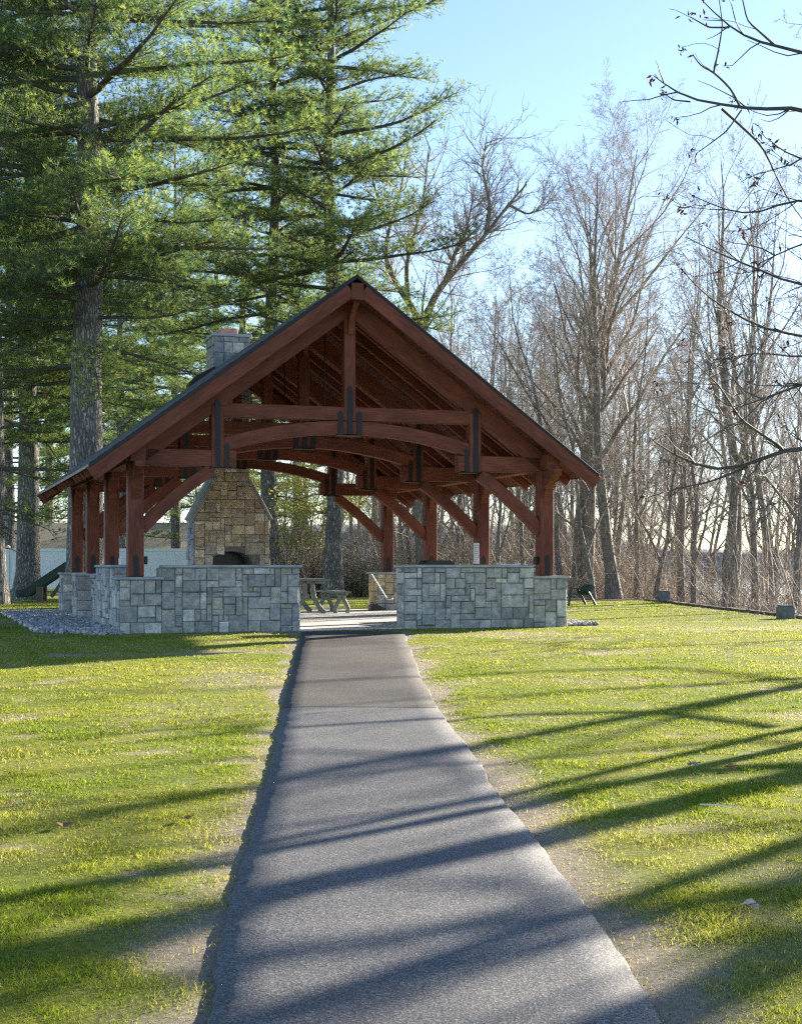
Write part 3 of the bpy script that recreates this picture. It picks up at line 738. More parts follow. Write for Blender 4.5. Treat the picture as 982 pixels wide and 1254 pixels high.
# vinyl fence and house beyond
def fence():
    D = 60.0; root = empty('fence', (-30, D, 0), 0, 'white vinyl privacy fence running across the back left of the lawn', 'fence')
    x = 0; W = 2.4; n = 12
    for i in range(n + 1):
        k = MB(); k.box(i * W - .065, i * W + .065, -.065, .065, -.1, 1.74, .008); k.prism([(i * W - .08, 1.741), (i * W + .08, 1.741), (i * W, 1.81)], 1, -.08, .08); k.build('fence_post', M['vinyl'], root)
        if i < n:
            k = MB(); nb = 14
            for j in range(nb): 
                a = i * W + .066 + j * (W - .132) / nb; k.box(a, a + (W - .132) / nb - .004, -.012, .012, .08, 1.60, .004)
            k.build('fence_panel', M['vinyl'], root)
            for z in (.12, 1.62):
                k = MB(); k.box(i * W + .066, (i + 1) * W - .066, -.035, .035, z - .06, z + .06, .006); k.build('fence_rail', M['vinyl'], root)
fence()
def house():
    D = 72.0; root = empty('house', (-20, D, 0), 0, 'low house with a tan shingled roof behind the white fence', 'house')
    k = MB(); k.box(-14, 12.2, .3, 8, -.2, 1.75, .01); w = k.build('wall', m_plain('cream_siding', (.45, .42, .36), .8), root)
    k = MB()
    for (y0, y1, z0, z1) in ((-.3, 4.1, 1.7, 3.15), (4.1, 8.6, 3.15, 1.7)):
        vs = [(-14.4, y0, z0), (12.6, y0, z0), (12.6, y1, z1), (-14.4, y1, z1)]; vs2 = [(a, b, c - .14) for a, b, c in vs]
        k.add(vs + vs2, [(0, 1, 2, 3), (7, 6, 5, 4), (0, 4, 5, 1), (1, 5, 6, 2), (2, 6, 7, 3), (3, 7, 4, 0)], [(0, 0), (27, 0), (27, 5), (0, 5)] * 2)
    k.build('roof', M['houseroof'], root)
    for xx in (-9, -3.5, 2, 7):
        k = MB(); k.box(xx - .5, xx + .5, .26, .299, .5, 1.5, .01); k.build('window', m_plain('window_dark', (.03, .035, .04), .2), root)
house()

# edging and blocks on the right
k = MB(); rng = random.Random(3); y = 27.0
while y < 43.5:
    L = rng.uniform(.5, .95); x0 = float(edge_x(y)) + .12; 
    k.beam((x0 + rng.uniform(-.02, .02), y, gzf(x0, y) + .05), (float(edge_x(y + L)) + .12, y + L - .02, gzf(x0, y + L) + .05 + rng.uniform(-.01, .01)), .16, .17, ch=.02, col=(.8, .8, .8)); y += L
o = k.build('edging', m_plain('edging_stone', (.17, .14, .115), .95, 0, .5, 3)); o.location.z = -.08; tag(o, 'low dark stone edging along the right side of the lawn', 'edging')
for (px, D, w, h, lab) in ((813, 41.5, .29, .30, 'grey concrete block at the far end of the lawn edging'), (962, 29.6, .28, .24, 'grey concrete block on the lawn edging at the right')):
    x = (px - CX) / F * D; z = gzf(x, D)
    k = MB(); k.box(-w / 2, w / 2, -w / 2, w / 2, -.03, h, .02); k.box(-w * .42, w * .42, -w * .42, w * .42, h + .001, h + .03, .01)
    o = k.build('block', m_plain('concrete_block', (.17, .175, .18), .9, 0, .3, 7)); o.location = (x, D, z); o.rotation_euler = (0, 0, .3); tag(o, lab, 'concrete block')

# gravel beds beside the pavilion
def gravel(n, reg, seed, label):
    rng = np.random.default_rng(seed); U_, S_ = reg(rng, n); n = len(U_)
    X = P0[0] + FU[0] * U_ + AS[0] * S_; Y = P0[1] + FU[1] * U_ + AS[1] * S_; Z = gz(X, Y)
    base = np.array([(1, 0, 0), (0, 1, 0), (-1, 0, 0), (0, -1, 0), (0, 0, 1), (0, 0, -1)], float)
    tri = np.array([(0, 1, 4), (1, 2, 4), (2, 3, 4), (3, 0, 4), (1, 0, 5), (2, 1, 5), (3, 2, 5), (0, 3, 5)])
    sz = rng.uniform(.022, .055, n); Vs = base[None] * (sz[:, None, None] * rng.uniform(.6, 1.25, (n, 6, 1)))
    a = rng.uniform(0, 6.28, n); c_, s_ = np.cos(a), np.sin(a)
    tl = rng.uniform(-.5, .5, n)
    x = Vs[..., 0] * c_[:, None] - Vs[..., 1] * s_[:, None]; y = Vs[..., 0] * s_[:, None] + Vs[..., 1] * c_[:, None]; z = Vs[..., 2] * .75 + x * tl[:, None]
    V = np.stack([x + X[:, None], y + Y[:, None], z + Z[:, None] + rng.uniform(.005, .05, n)[:, None]], -1).reshape(-1, 3)
    T = (tri[None] + (np.arange(n) * 6)[:, None, None]).reshape(-1, 3)
    pal = np.array((1.62, 1.55, 1.45)) * np.array([(.24, .255, .28), (.34, .35, .37), (.17, .18, .20), (.48, .48, .49), (.30, .28, .25)]); c = pal[rng.choice(5, n, p=[.3, .25, .22, .13, .10])] * rng.uniform(.8, 1.2, (n, 1))
    tag(link('gravel', mesh_np('gravel', V, [T], np.repeat(c, 6, 0)), M['gravel']), label, 'gravel', kind='stuff')
def reg_l(rng, n):
    s = rng.uniform(-.55, 10, n); w = .25 + 1.0 * np.clip((s + .6) * 1.1, .1, 1) + .15 * (vnoise(s * 2, s * 0, 3, 2) - .5); return -.29 - rng.uniform(0, 1, n) * w, s
def reg_r(rng, n):
    s = rng.uniform(-.1, 10, n); w = .75 + .3 * (vnoise(s * 2, s * 0, 9, 2) - .5); return 7.36 + rng.uniform(0, 1, n) * w, s
gravel(15000, reg_l, 4, 'grey gravel drip bed along the left side of the pavilion')
gravel(9000, reg_r, 5, 'grey gravel drip bed along the right side of the pavilion')

# ------------------------------------------------------------------ grass
def grass():
    rng = np.random.default_rng(77)
    Xs = []; Ys = []; Ds = []
    bands = [(4.3, 7, 24000), (7, 10, 13000), (10, 14, 6500), (14, 19, 3000), (19, 26, 1500), (26, 46, 380)]
    for (y0, y1, den) in bands:
        hw = .32 * y1 + .4; n = int(den * (y1 - y0) * 2 * hw)
        x = rng.uniform(-hw, hw, n); y = rng.uniform(y0, y1, n)
        k = np.abs(x) < .32 * y + .3; Xs.append(x[k]); Ys.append(y[k])
    x = np.concatenate(Xs); y = np.concatenate(Ys)
    yc = np.clip(y, 0, 26)
    onpath = (x > path_l(yc) + .012) & (x < path_r(yc) - .012) & (y < 24.5)
    u, s = us(x, y)
    pad = (u > -1.45) & (u < 8.0) & (s > -.315) & (s < 10.2) & ~((u < -.3) & (s < .0)) 
    d = dirtness(x, y); lw = lawnness(x, y)
    clump = vnoise(x * 5, y * 5, 61, 3)
    keep = ~onpath & ~pad & (rng.random(len(x)) > d * .93) & (rng.random(len(x)) < lw) & (rng.random(len(x)) < .35 + .8 * clump)
    x = x[keep]; y = y[keep]; d = d[keep]; clump = clump[keep]; n = len(x)
    z = gz(x, y) - .012
    D = y
    h = rng.uniform(.010, .034, n) * (.45 + 1.25 * clump ** 1.3) * (1 - .4 * d); w = np.interp(D, [4, 8, 14, 25, 45], [.0028, .0042, .0075, .014, .03]) * rng.uniform(.7, 1.3, n)
    az = rng.uniform(0, 6.283, n); lean = rng.uniform(.15, 1.1, n) * h; la = rng.uniform(0, 6.283, n)
    wx = np.cos(az) * w / 2; wy = np.sin(az) * w / 2; lx = np.cos(la) * lean; ly = np.sin(la) * lean
    V = np.empty((n, 5, 3)); 
    V[:, 0] = np.stack([x - wx, y - wy, z], -1); V[:, 1] = np.stack([x + wx, y + wy, z], -1)
    V[:, 2] = np.stack([x + wx * .8 + lx * .35, y + wy * .8 + ly * .35, z + h * .62], -1); V[:, 3] = np.stack([x - wx * .8 + lx * .35, y - wy * .8 + ly * .35, z + h * .62], -1)
    V[:, 4] = np.stack([x + lx, y + ly, z + h], -1)
    I = (np.arange(n) * 5)[:, None]
    Q = I + np.array([[0, 1, 2, 3]]); T = I + np.array([[3, 2, 4]])
    big = vnoise(x * .7, y * .9, 71, 3); 
    green = np.array((.175, .25, .022)); yel = np.array((.31, .335, .05)); straw = np.array((.50, .44, .22)); dk = np.array((.09, .14, .022))
    t = np.clip((big - .35) * 2.6 + rng.normal(0, .25, n), 0, 1)[:, None]
    c = green * (1 - t) + yel * t
    c = np.where((rng.random(n) < .22)[:, None], dk, c)
    st = rng.random(n) < .12 + .50 * np.clip((vnoise(x * .9 + 3, y * 1.2, 81, 4) - .44) * 4, 0, 1) + .75 * d
    c = np.where(st[:, None], straw * rng.uniform(.75, 1.1, (n, 1)), c) * rng.uniform(.8, 1.2, (n, 1))
    flat = st & (rng.random(n) < .7)
    V[flat, 4, 2] = z[flat] + h[flat] * .45; V[flat, 4, 0] += lx[flat] * 1.2; V[flat, 4, 1] += ly[flat] * 1.2
    V[flat, 2, 2] = z[flat] + h[flat] * .38; V[flat, 3, 2] = z[flat] + h[flat] * .38
    o = link('grass', mesh_np('grass', V.reshape(-1, 3), [Q, T], np.repeat(c, 5, 0)), M['grass'])
    tag(o, 'patchy short yellow green lawn grass with straw coloured dead blades', 'grass', kind='stuff'); print('blades', n)
grass()

# stray bits on the lawn
def lawn_bits():
    rng = np.random.default_rng(9)
    x, y = (880 - CX) / F * 8.95, 8.95
    k = MB(); k.tube([(-.10, .06, .03), (0, .01, .035), (.11, -.05, .03)], [.004, .005, .003], 6); o = k.build('stick', M['white']); o.location = (x, y, gzf(x, y)); tag(o, 'short pale stick lying on the lawn at the right', 'stick')
    spots = [(915, 1119, .05, 'curled pale grey leaf lying on the shaded grass at lower right'), (893, 945, .05, 'small tan dead leaf on the sunny grass right of the long shadow'), (848, 941, .045, 'tiny pale leaf on the sunny grass right of the path'), (78, 1015, .055, 'russet dead leaf on the left lawn'), (226, 1007, .04, 'small brown leaf on the left lawn near the path')]
    for px, py, sz, lab in spots:
        D = 1.7 * F / (py - 642.0); x = (px - CX) / F * D; z = gzf(x, D)
        k = MB(); n = 9; rim = []
        for i in range(n):
            a = 6.283 * i / n; r = sz * (1 if i % 2 == 0 else .62) * rng.uniform(.8, 1.1); rim.append((r * math.cos(a), r * math.sin(a), .025 + sz * .35 * math.sin(2 * a) + rng.uniform(0, .015)))
        vs = [(0, 0, .03)] + rim; k.add(vs, [(0, i + 1, (i + 1) % n + 1) for i in range(n)], None, (.45, .40, .36) if 'pale' in lab else (.30, .17, .09)); k.tube([(0, 0, .03), (sz * 1.3, .01, .04)], .003, 5, (.25, .18, .1))
        o = k.build('leaf', M['dead']); o.location = (x, D, z); tag(o, lab, 'leaf')
lawn_bits()

# ------------------------------------------------------------------ trees
def tubes_np(lines, sides):
    """lines: list of (pts (n,3), radii (n,)); grouped by point count and meshed together"""
    groups = {}
    for p, r in lines: groups.setdefault(len(p), []).append((p, r))
    Vs = []; Qs = []; base = 0
    for n, L in groups.items():
        Pn = np.array([a for a, _ in L]); Rn = np.array([b for _, b in L]); m = len(L)
        T = np.gradient(Pn, axis=1); T /= np.linalg.norm(T, axis=2, keepdims=True) + 1e-9
        ov = Pn[:, -1] - Pn[:, 0]; ov /= np.linalg.norm(ov, axis=1, keepdims=True) + 1e-9
        ref = np.where(np.abs(ov[:, 2:3]) > .8, np.array([[1.0, .13, 0]]), np.array([[.11, .07, 1.0]]))
        A = np.cross(T, ref[:, None, :]); A /= np.linalg.norm(A, axis=2, keepdims=True) + 1e-9; B = np.cross(T, A)
        q = np.arange(sides) * 2 * np.pi / sides
        V = Pn[:, :, None] + (A[:, :, None] * np.cos(q)[None, None, :, None] + B[:, :, None] * np.sin(q)[None, None, :, None]) * Rn[:, :, None, None]
        I = base + np.arange(m * n * sides).reshape(m, n, sides); J = np.roll(I, -1, axis=2)
        Q = np.stack([I[:, :-1], J[:, :-1], J[:, 1:], I[:, 1:]], -1).reshape(-1, 4)
        Vs.append(V.reshape(-1, 3)); Qs.append(Q); base += m * n * sides
    return np.concatenate(Vs), np.concatenate(Qs)
def tube_mesh(name, sets):
    Vs = []; Qs = []; b = 0
    for lines, k in sets:
        if not lines: continue
        v, q = tubes_np(lines, k); Vs.append(v); Qs.append(q + b); b += len(v)
    return mesh_np(name, np.concatenate(Vs), [np.concatenate(Qs)], smooth=True)

def unit(v): return v / (np.linalg.norm(v) + 1e-9)
def bare_tree(seed, H, r0, fork=.35, spread=.55, limbs=12, sub=(7, 6, 4), up=.10, wob=.10, lean=(0, 0), stems=1, Lk=.55, first=.25, twig_r=.004):
    """returns lines per level: 0 trunk, 1 limbs, 2 branches, 3 twigs, 4 fine twigs"""
    rng = np.random.default_rng(seed); out = [[], [], [], [], []]
    def axis(p, d, L, r, n, w, upk, tip=.25):
        pts = [p]; st = L / n
        for i in range(n):
            d = unit(d + rng.normal(0, w, 3) + np.array((0, 0, upk))); pts.append(pts[-1] + d * st)
        t = np.linspace(0, 1, n + 1); return np.array(pts), r * (1 - (1 - tip) * t ** .8)
    def kids(pts, rad, lev, L, count, t0):
        n = len(pts) - 1
        ph = rng.uniform(0, 6.28)
        for i in range(count):
            t = t0 + (1 - t0) * ((i + rng.uniform(.1, .9)) / count); k = min(int(t * n), n - 1); f = t * n - k
            p = pts[k] * (1 - f) + pts[k + 1] * f; d = unit(pts[k + 1] - pts[k]); r = (rad[k] * (1 - f) + rad[k + 1] * f)
            ph += 2.4 + rng.normal(0, .4)
            a = unit(np.cross(d, np.array((.3, .2, 1.0)) if abs(d[2]) < .9 else np.array((1.0, .1, 0)))); b = np.cross(d, a)
            side = a * math.cos(ph) + b * math.sin(ph)
            ang = rng.uniform(.6, 1.15) * spread * (1.25 if lev > 1 else 1)
            dd = unit(d * math.cos(ang) + side * math.sin(ang))
            LL = L * rng.uniform(.55, 1.0) * (1 - .55 * (t - t0) / (1 - t0 + 1e-6))
            grow(p, dd, LL, min(r * rng.uniform(.45, .7), r * .8), lev)
    def grow(p, d, L, r, lev):
        n = {0: 12, 1: 7, 2: 5, 3: 3, 4: 2}[lev]
        r = max(r, twig_r * (1.6 if lev < 3 else 1.0))
        pts, rad = axis(np.array(p, float), d, L, r, n, wob * {0: .45, 1: 1, 2: 1.25, 3: 1.3, 4: 1.3}[lev], up * {0: .5, 1: 1, 2: .8, 3: .5, 4: .3}[lev], {0: .04, 1: .15, 2: .3, 3: .5, 4: .5}[lev])
        out[lev].append((pts, rad))
        if lev == 0: kids(pts, rad, 1, L * Lk, limbs, fork)
        elif lev <= 3 and sub[lev - 1] > 0: kids(pts, rad, lev + 1, L * (.52, .5, .5)[lev - 1], sub[lev - 1], first)
    for k in range(stems):
        a = rng.uniform(0, 6.28); off = np.array((math.cos(a), math.sin(a), 0)) * (r0 * .9 if stems > 1 else 0)
        d = unit(np.array((lean[0] + rng.normal(0, .03) + off[0] * .25, lean[1] + rng.normal(0, .03) + off[1] * .2, 1)))
        grow(off + np.array((0, 0, -.3)), d, H * .93 * (1 if k == 0 else rng.uniform(.8, .97)), r0 * (1 if k == 0 else .8), 0)
    # root flare
    for (p, r) in out[0]: r[0] *= 1.45; r[1] *= 1.05
    return out
def tree_meshes(nm, lv):
    tm_ = tube_mesh(nm + '_trunk', [(lv[0], 10), (lv[1], 6)])
    cm_ = tube_mesh(nm + '_crown', [(lv[2], 4), (lv[3], 3), (lv[4], 3)])
    return tm_, cm_
def plant(me, name, x, y, rz, scl, label, cat, group=None, mats=('greybark', 'twig'), z=None):
    root = empty(name, (x, y, gzf(x, y) if z is None else z), rz, label, cat, group); root.scale = scl if hasattr(scl, '__len__') else (scl,) * 3
    t = link('trunk', me[0], M[mats[0]], root); c = link('crown', me[1], M[mats[1]], root); return root

# named bare trees
me = tree_meshes('ash', bare_tree(102, 17.2, .31, .28, .66, 22, (13, 10, 6), .075, .10, stems=2, Lk=.50, lean=(.0, 0)))
plant(me, 'bare_tree', (707 - CX) / F * 48, 48, .2, 1, 'tall twin trunked bare tree with a broad fan of fine twigs right of the roof', 'tree')
me = tree_meshes('lichen', bare_tree(103, 14.5, .22, .38, .5, 14, (9, 7, 4), .10, .10, Lk=.42))
plant(me, 'bare_tree', (753 - CX) / F * 46, 46, 0, 1, 'straight grey trunked bare tree just right of the twin trunked one', 'tree')
me = tree_meshes('redstem', bare_tree(104, 15.5, .24, .30, .48, 13, (9, 7, 4), .10, .13, stems=2, Lk=.45))
plant(me, 'bare_tree', (884 - CX) / F * 43, 43, 1.2, 1, 'thick reddish forked bare tree at the lawn edge between the two concrete blocks', 'tree')

protos = [tree_meshes('wood%d' % i, bare_tree(200 + i, H, r, fk, sp, lm, sb, .09, w, Lk=lk)) for i, (H, r, fk, sp, lm, sb, w, lk) in enumerate([
    (14, .14, .28, .72, 18, (11, 8, 5), .13, .34), (12, .11, .22, .75, 17, (10, 8, 5), .16, .36), (16, .17, .36, .70, 18, (11, 8, 5), .12, .34), (9, .075, .16, .75, 15, (9, 7, 5), .17, .40), (13, .12, .30, .80, 15, (11, 8, 5), .18, .38)])]
rng = np.random.default_rng(55)
# trees of the wood one can tell apart along the lawn edge
def cap(px, D, k, s_, r_):
    top = (245 if px < 690 else 165 if px < 850 else 50) + 130 * r_
    return min(s_, ((HY - top) / F * D + 1) / (14, 12, 16, 9, 13)[k])
spec = [(561, 50, 1, .9, 'slim bare tree at the wood edge seen between the second and third right posts'), (538, 53, 3, 1.0, 'thin bare sapling just right of the third right post'), (640, 49, 0, 1.0, 'slim bare tree framed between the two nearest right posts'),
        (611, 47, 3, 1.15, 'thin pale bare sapling seen just right of the second right post'), (690, 47, 4, .95, 'slim bare tree immediately right of the front right post'), (728, 45, 3, 1.3, 'thin pale bare sapling between the twin trunked tree and the grey straight one'), 
        (779, 48, 1, 1.1, 'slim bare tree one step right of the grey straight tree'), (800, 46, 3, 1.2, 'thin bare sapling behind the far concrete block'), (833, 47, 0, .95, 'slim bare tree midway between the far concrete block and the reddish forked tree'),
        (850, 44, 3, 1.25, 'thin bare sapling close left of the reddish forked tree'), (905, 46, 4, 1.0, 'crooked slim bare tree close right of the reddish forked tree'), (925, 40, 1, 1.0, 'slim bare tree at the right, left of the bright gap of water'),
        (948, 42, 2, .85, 'bare tree right of the bright gap of water'), (972, 35, 1, .95, 'slim bare tree at the right edge behind the nearer concrete block'), (662, 55, 2, 1.05, 'tall bare tree behind the front right post'), (588, 58, 2, 1.0, 'tall bare tree behind the second right post'), (462, 62, 0, 1.0, 'slim bare tree seen behind the brownish stone pier'), (497, 57, 1, .9, 'slim bare tree seen just left of the third right post')]
for (px, D, k, s_, lab) in spec:
    s_ = cap(px, D, k, s_, rng.random())
    plant(protos[k], 'bare_tree', (px - CX) / F * D, D, rng.uniform(0, 6.28), (s_, s_, s_ * rng.uniform(.95, 1.08)), lab, 'tree', 'bare trees at the wood edge')
for i in range(105):
    D = rng.uniform(52, 110); px = rng.uniform(430, 1010); x = (px - CX) / F * D
    if 868 < px < 945 and rng.random() < .75: continue
    if x > 9 and D < 60: D += 12
    k = int(rng.integers(0, 5)); plant(protos[k], 'bare_tree', (px - CX) / F * D, D, rng.uniform(0, 6.28), cap(px, D, k, rng.uniform(.75, 1.12) * (1 if D < 75 else 1.15), rng.random()), 'slim bare tree among the many massed deep in the wood', 'tree', 'bare trees massed deep in the wood')
for i, px in enumerate((60, 130, 165, 200, 225, 247, 345, 372)):
    D = rng.uniform(64, 70) if px > 300 else rng.uniform(84, 100)
    plant(protos[i % 5], 'bare_tree', (px - CX) / F * D, D, rng.uniform(0, 6.28), rng.uniform(.75, 1.0), 'slim bare tree beyond the white fence and fireplace', 'tree', 'bare trees beyond the fence')

# pines
def pine(seed, H, r0, z0, Lmax, whorl=.62, nb=5, dens=1.0, bare=.35, top=.35, wide_at=.3, ndl=9, upc=.035, skip=.12):
    rng = np.random.default_rng(seed); trunk = []; br = []; tw = []; TP = []; TD = []
    n = 18; zz = np.linspace(-.3, H, n + 1); wx = np.cumsum(rng.normal(0, .03, n + 1)); wy = np.cumsum(rng.normal(0, .03, n + 1)); wx -= wx[0]; wy -= wy[0]
    tr = r0 * (1 - .93 * np.clip(zz / H, 0, 1) ** 1.1); tr[0] *= 1.45; tr[1] *= 1.02
    trunk.append((np.stack([wx, wy, zz], -1), tr))
    z = z0; ph = 0
    while z < H - .4:
        f = (z - z0) / (H - z0)
        prof = np.interp(f, [0, .08, wide_at, .6, 1.0], [.62, .85, 1.0, .75, .06])
        for k in range(nb):
            ph += 2 * math.pi / nb + rng.normal(0, .25)
            if rng.random() < skip: continue
            L = Lmax * prof * rng.uniform(.6, 1.12)
            zb = z + rng.uniform(-.25, .25); x0 = np.interp(zb, zz, wx); y0 = np.interp(zb, zz, wy)
            el = np.interp(f, [0, .35, 1], [-.10, .02, .55]) + rng.normal(0, .08)
            d = np.array((math.cos(ph) * math.cos(el), math.sin(ph) * math.cos(el), math.sin(el))); p = np.array((x0, y0, zb)); pts = [p]; m = 7
            for i in range(m):
                d = unit(d + rng.normal(0, .07, 3) + np.array((0, 0, upc * (i / m) * 1.6 - .015))); p = p + d * L / m; pts.append(p)
            pts = np.array(pts); rb = max(.02, min(r0 * .30, .016 * L + .012)) * (1 - .82 * np.linspace(0, 1, m + 1)); br.append((pts, rb))
            # plumes: side shoots lying in a rising fan
            ns = int(np.clip(L * 8, 8, 40) * dens)
            for j in range(ns):
                t = bare + (1 - bare) * ((j + rng.uniform(0, 1)) / ns); kk = min(int(t * m), m - 1); q = t * m - kk
                bp = pts[kk] * (1 - q) + pts[kk + 1] * q; bd = unit(pts[kk + 1] - pts[kk]); lat = unit(np.cross(bd, (0, 0, 1.0)))
                sgn = 1 if j % 2 else -1; ang = rng.uniform(.35, 1.0) * sgn
                sd = unit(bd * math.cos(ang) + lat * math.sin(ang) + np.array((0, 0, rng.normal(.20, .28))))
                SL_ = L * rng.uniform(.12, .30) * (1.25 - .7 * t) + .25
                e = bp + sd * SL_ + np.array((0, 0, .04 * SL_)); mid = (bp + e) / 2 + rng.normal(0, .03, 3)
                tw.append((np.array([bp, mid, e]), np.array([.012, .008, .004])))
                nt_ = max(4, int(SL_ * 14))
                for g in range(nt_):
                    tt = .15 + .85 * (g + rng.uniform(0, 1)) / nt_; c0 = bp * (1 - tt) + e * tt + rng.normal(0, .085, 3) * (1, 1, .8) + np.array((0, 0, rng.uniform(0, .12)))
                    TP.append(c0); TD.append(unit(sd * .8 + rng.normal(0, .35, 3) + np.array((0, 0, .45))))
        z += whorl * rng.uniform(.75, 1.25) * (1 - .35 * f)
    # a few dead stubs under the crown
    for i in range(9):
        zb = rng.uniform(z0 * .45, z0); a = rng.uniform(0, 6.28); L = rng.uniform(.3, 1.6); d = np.array((math.cos(a), math.sin(a), rng.uniform(-.2, .15)))
        tw.append((np.array([(0, 0, zb), d * L * .5 + (0, 0, zb), d * L + np.array((0, 0, zb - .12))]), np.array([.03, .02, .008])))
    TP = np.array(TP); TD = np.array(TD); n = len(TP)
    dirs = TD[:, None] * .9 + rng.normal(0, .55, (n, ndl, 3)); dirs /= np.linalg.norm(dirs, axis=2, keepdims=True)
    Ln = rng.uniform(.09, .16, (n, ndl, 1)); side = np.cross(dirs, rng.normal(0, 1, (n, ndl, 3))); side /= np.linalg.norm(side, axis=2, keepdims=True) + 1e-9
    wd = rng.uniform(.0035, .0065, (n, ndl, 1))
    b0 = TP[:, None] + dirs * .01; V = np.stack([b0 - side * wd, b0 + side * wd, b0 + dirs * Ln + np.array((0, 0, -.01))], 2)
    T = np.arange(n * ndl * 3).reshape(-1, 3)
    base = np.array((.13, .175, .068)); yl = np.array((.235, .275, .11)); bl = np.array((.07, .13, .085))
    a = rng.beta(1.6, 2.2, (n, 1)); cc = base * (1 - a) + yl * a; cc = np.where(rng.random((n, 1)) < .4, bl, cc) * rng.uniform(.8, 1.2, (n, 1))
    cols = np.repeat(cc, ndl * 3, 0)
    print('pine', seed, 'needles', n * ndl)
    return mesh_np('pine_trunk', *(lambda vq: (vq[0], [vq[1]]))(tubes_np(trunk, 20)), smooth=True), tube_mesh('pine_limbs', [(br, 6), (tw, 3)]), mesh_np('pine_needles', V.reshape(-1, 3), [T], cols)
def plant_pine(me, x, y, rz, scl, label, group=None, z=None):
    root = empty('pine_tree', (x, y, gzf(x, y) if z is None else z), rz, label, 'pine tree', group); root.scale = (scl,) * 3
    link('trunk', me[0], M['pinebark'], root); link('branches', me[1], M['limb'], root); link('foliage', me[2], M['leaf'], root); return root
pA = pine(301, 24, .46, 6.2, 5.4, .68, 6, 1.15, .12, wide_at=.30, ndl=14, skip=.16)
pB = pine(302, 25, .29, 5.6, 4.3, .84, 5, 1.2, .14, wide_at=.3, ndl=14, skip=.24)
pC = pine(303, 19, .28, 2.6, 3.8, .85, 5, .85, .30, ndl=14, skip=.2)
plant_pine(pA, (104 - CX) / F * 37, 37, 2.1, 1.0, 'large white pine with a thick furrowed trunk behind the left end of the roof')
plant_pine(pB, (333 - CX) / F * 48, 48, .3, 1.0, 'tall pine directly behind the chimney')
plant_pine(pB, (407 - CX) / F * 47, 47, 3.4, 1.02, 'tall pine with long bare boughs reaching right over the roof peak')
plant_pine(pA, (33 - CX) / F * 45, 45, 4.6, .80, 'pine with a straight trunk behind the slide at the left')
plant_pine(pC, (-5 - CX) / F * 40, 40, 1.0, 1.05, 'pine at the left edge with only its flared pale trunk base showing')
for (px, D, k, rz, s_, lab) in ((150, 66, pC, .4, 1.0, 'pine beyond the fence just right of the thick furrowed trunk'), (215, 70, pB, 2.0, .9, 'pine beyond the fence left of the chimney'), (262, 78, pC, 4.0, 1.2, 'far pine seen behind the chimney top'), (60, 80, pB, 5.2, .95, 'far pine between the two left trunks'), (300, 60, pC, 5.5, 1.0, 'smaller pine close left of the tall pine behind the chimney'), (10, 70, pC, 2.5, 1.1, 'pine beyond the fence at the left edge'), (112, 88, pC, 3.3, 1.25, 'far pine just peeking out right of the thick furrowed trunk'), (185, 92, pB, .9, 1.0, 'far pine midway between the furrowed trunk and the chimney'), (365, 72, pC, 1.7, 1.05, 'pine seen through the opening right of the fireplace')):
    plant_pine(k, (px - CX) / F * D, D, rz, s_, lab, 'pines beyond the fence')

# bushes behind the pavilion
def bush(x, y, Rx, Hh, n, cols, label, seed, stems=40, leaf=.06, low=.15):
    rng = np.random.default_rng(seed); lines = []
    for i in range(stems):
        a = rng.uniform(0, 6.28); r = rng.uniform(0, .45) * Rx; p = np.array((r * math.cos(a), r * math.sin(a), -.05)); d = unit(np.array((math.cos(a) * .35, math.sin(a) * .35, 1)) + rng.normal(0, .2, 3)); pts = [p]
        L = Hh * rng.uniform(.6, 1.05)
        for k in range(5): d = unit(d + rng.normal(0, .16, 3)); pts.append(pts[-1] + d * L / 5)
        lines.append((np.array(pts), np.linspace(.022, .005, 6)))
        for k in range(5):
            q = pts[rng.integers(1, 5)]; dd = unit(rng.normal(0, .6, 3) + (0, 0, .5)); l = rng.uniform(.3, .9); lines.append((np.array([q, q + dd * l * .5, q + dd * l + rng.normal(0, .06, 3)]), np.array([.008, .006, .003])))
    root = empty('bush', (x, y, gzf(x, y)), 0, label[:200], 'bush')
    link('stems', tube_mesh('stems', [([l for l in lines], 4)]), M['brush'], root)
    # leaves gathered round the twigs
    ends = np.array([l[0][k] for l in lines for k in range(1, len(l[0]))]); ends = ends[ends[:, 2] > Hh * low]
    P = ends[rng.integers(0, len(ends), n)] + rng.normal(0, .13, (n, 3)); d = rng.normal(0, 1, (n, 3)); d /= np.linalg.norm(d, axis=1, keepdims=True); s_ = np.cross(d, rng.normal(0, 1, (n, 3))); s_ /= np.linalg.norm(s_, axis=1, keepdims=True)
    L = rng.uniform(.5, 1.1, (n, 1)) * leaf; V = np.stack([P, P + d * L * .5 + s_ * L * .28, P + d * L, P + d * L * .5 - s_ * L * .28], 1)
    c = np.array(cols)[rng.integers(0, len(cols), n)] * rng.uniform(.75, 1.25, (n, 1))
    link('leaves', mesh_np('leaves', V.reshape(-1, 3), [np.arange(n * 4).reshape(-1, 4)], np.repeat(c, 4, 0)), M['bush'], root)
YG = [(.33, .35, .09), (.25, .30, .08), (.42, .40, .14)]
bush((366 - CX) / F * 50, 50, 1.5, 5.2, 10000, YG, 'tall loose yellow green bush seen between the fireplace and the dark pine trunk', 21, 60, .085, .5)
bush((352 - CX) / F * 49, 49, .9, 3.4, 3000, YG, 'smaller yellow green bush hard against the right side of the fireplace', 25, 36, .08, .45)
bush((370 - CX) / F * 48.5, 48.5, 1.1, 2.2, 2200, [(.28, .19, .10), (.22, .16, .09)], 'russet dry leaved shrub low behind the picnic table', 22, 60, .06)
bush((400 - CX) / F * 49, 49, .9, .75, 3500, [(.03, .055, .02), (.05, .08, .03)], 'low dark evergreen shrub behind the picnic table', 23, 30, .06)
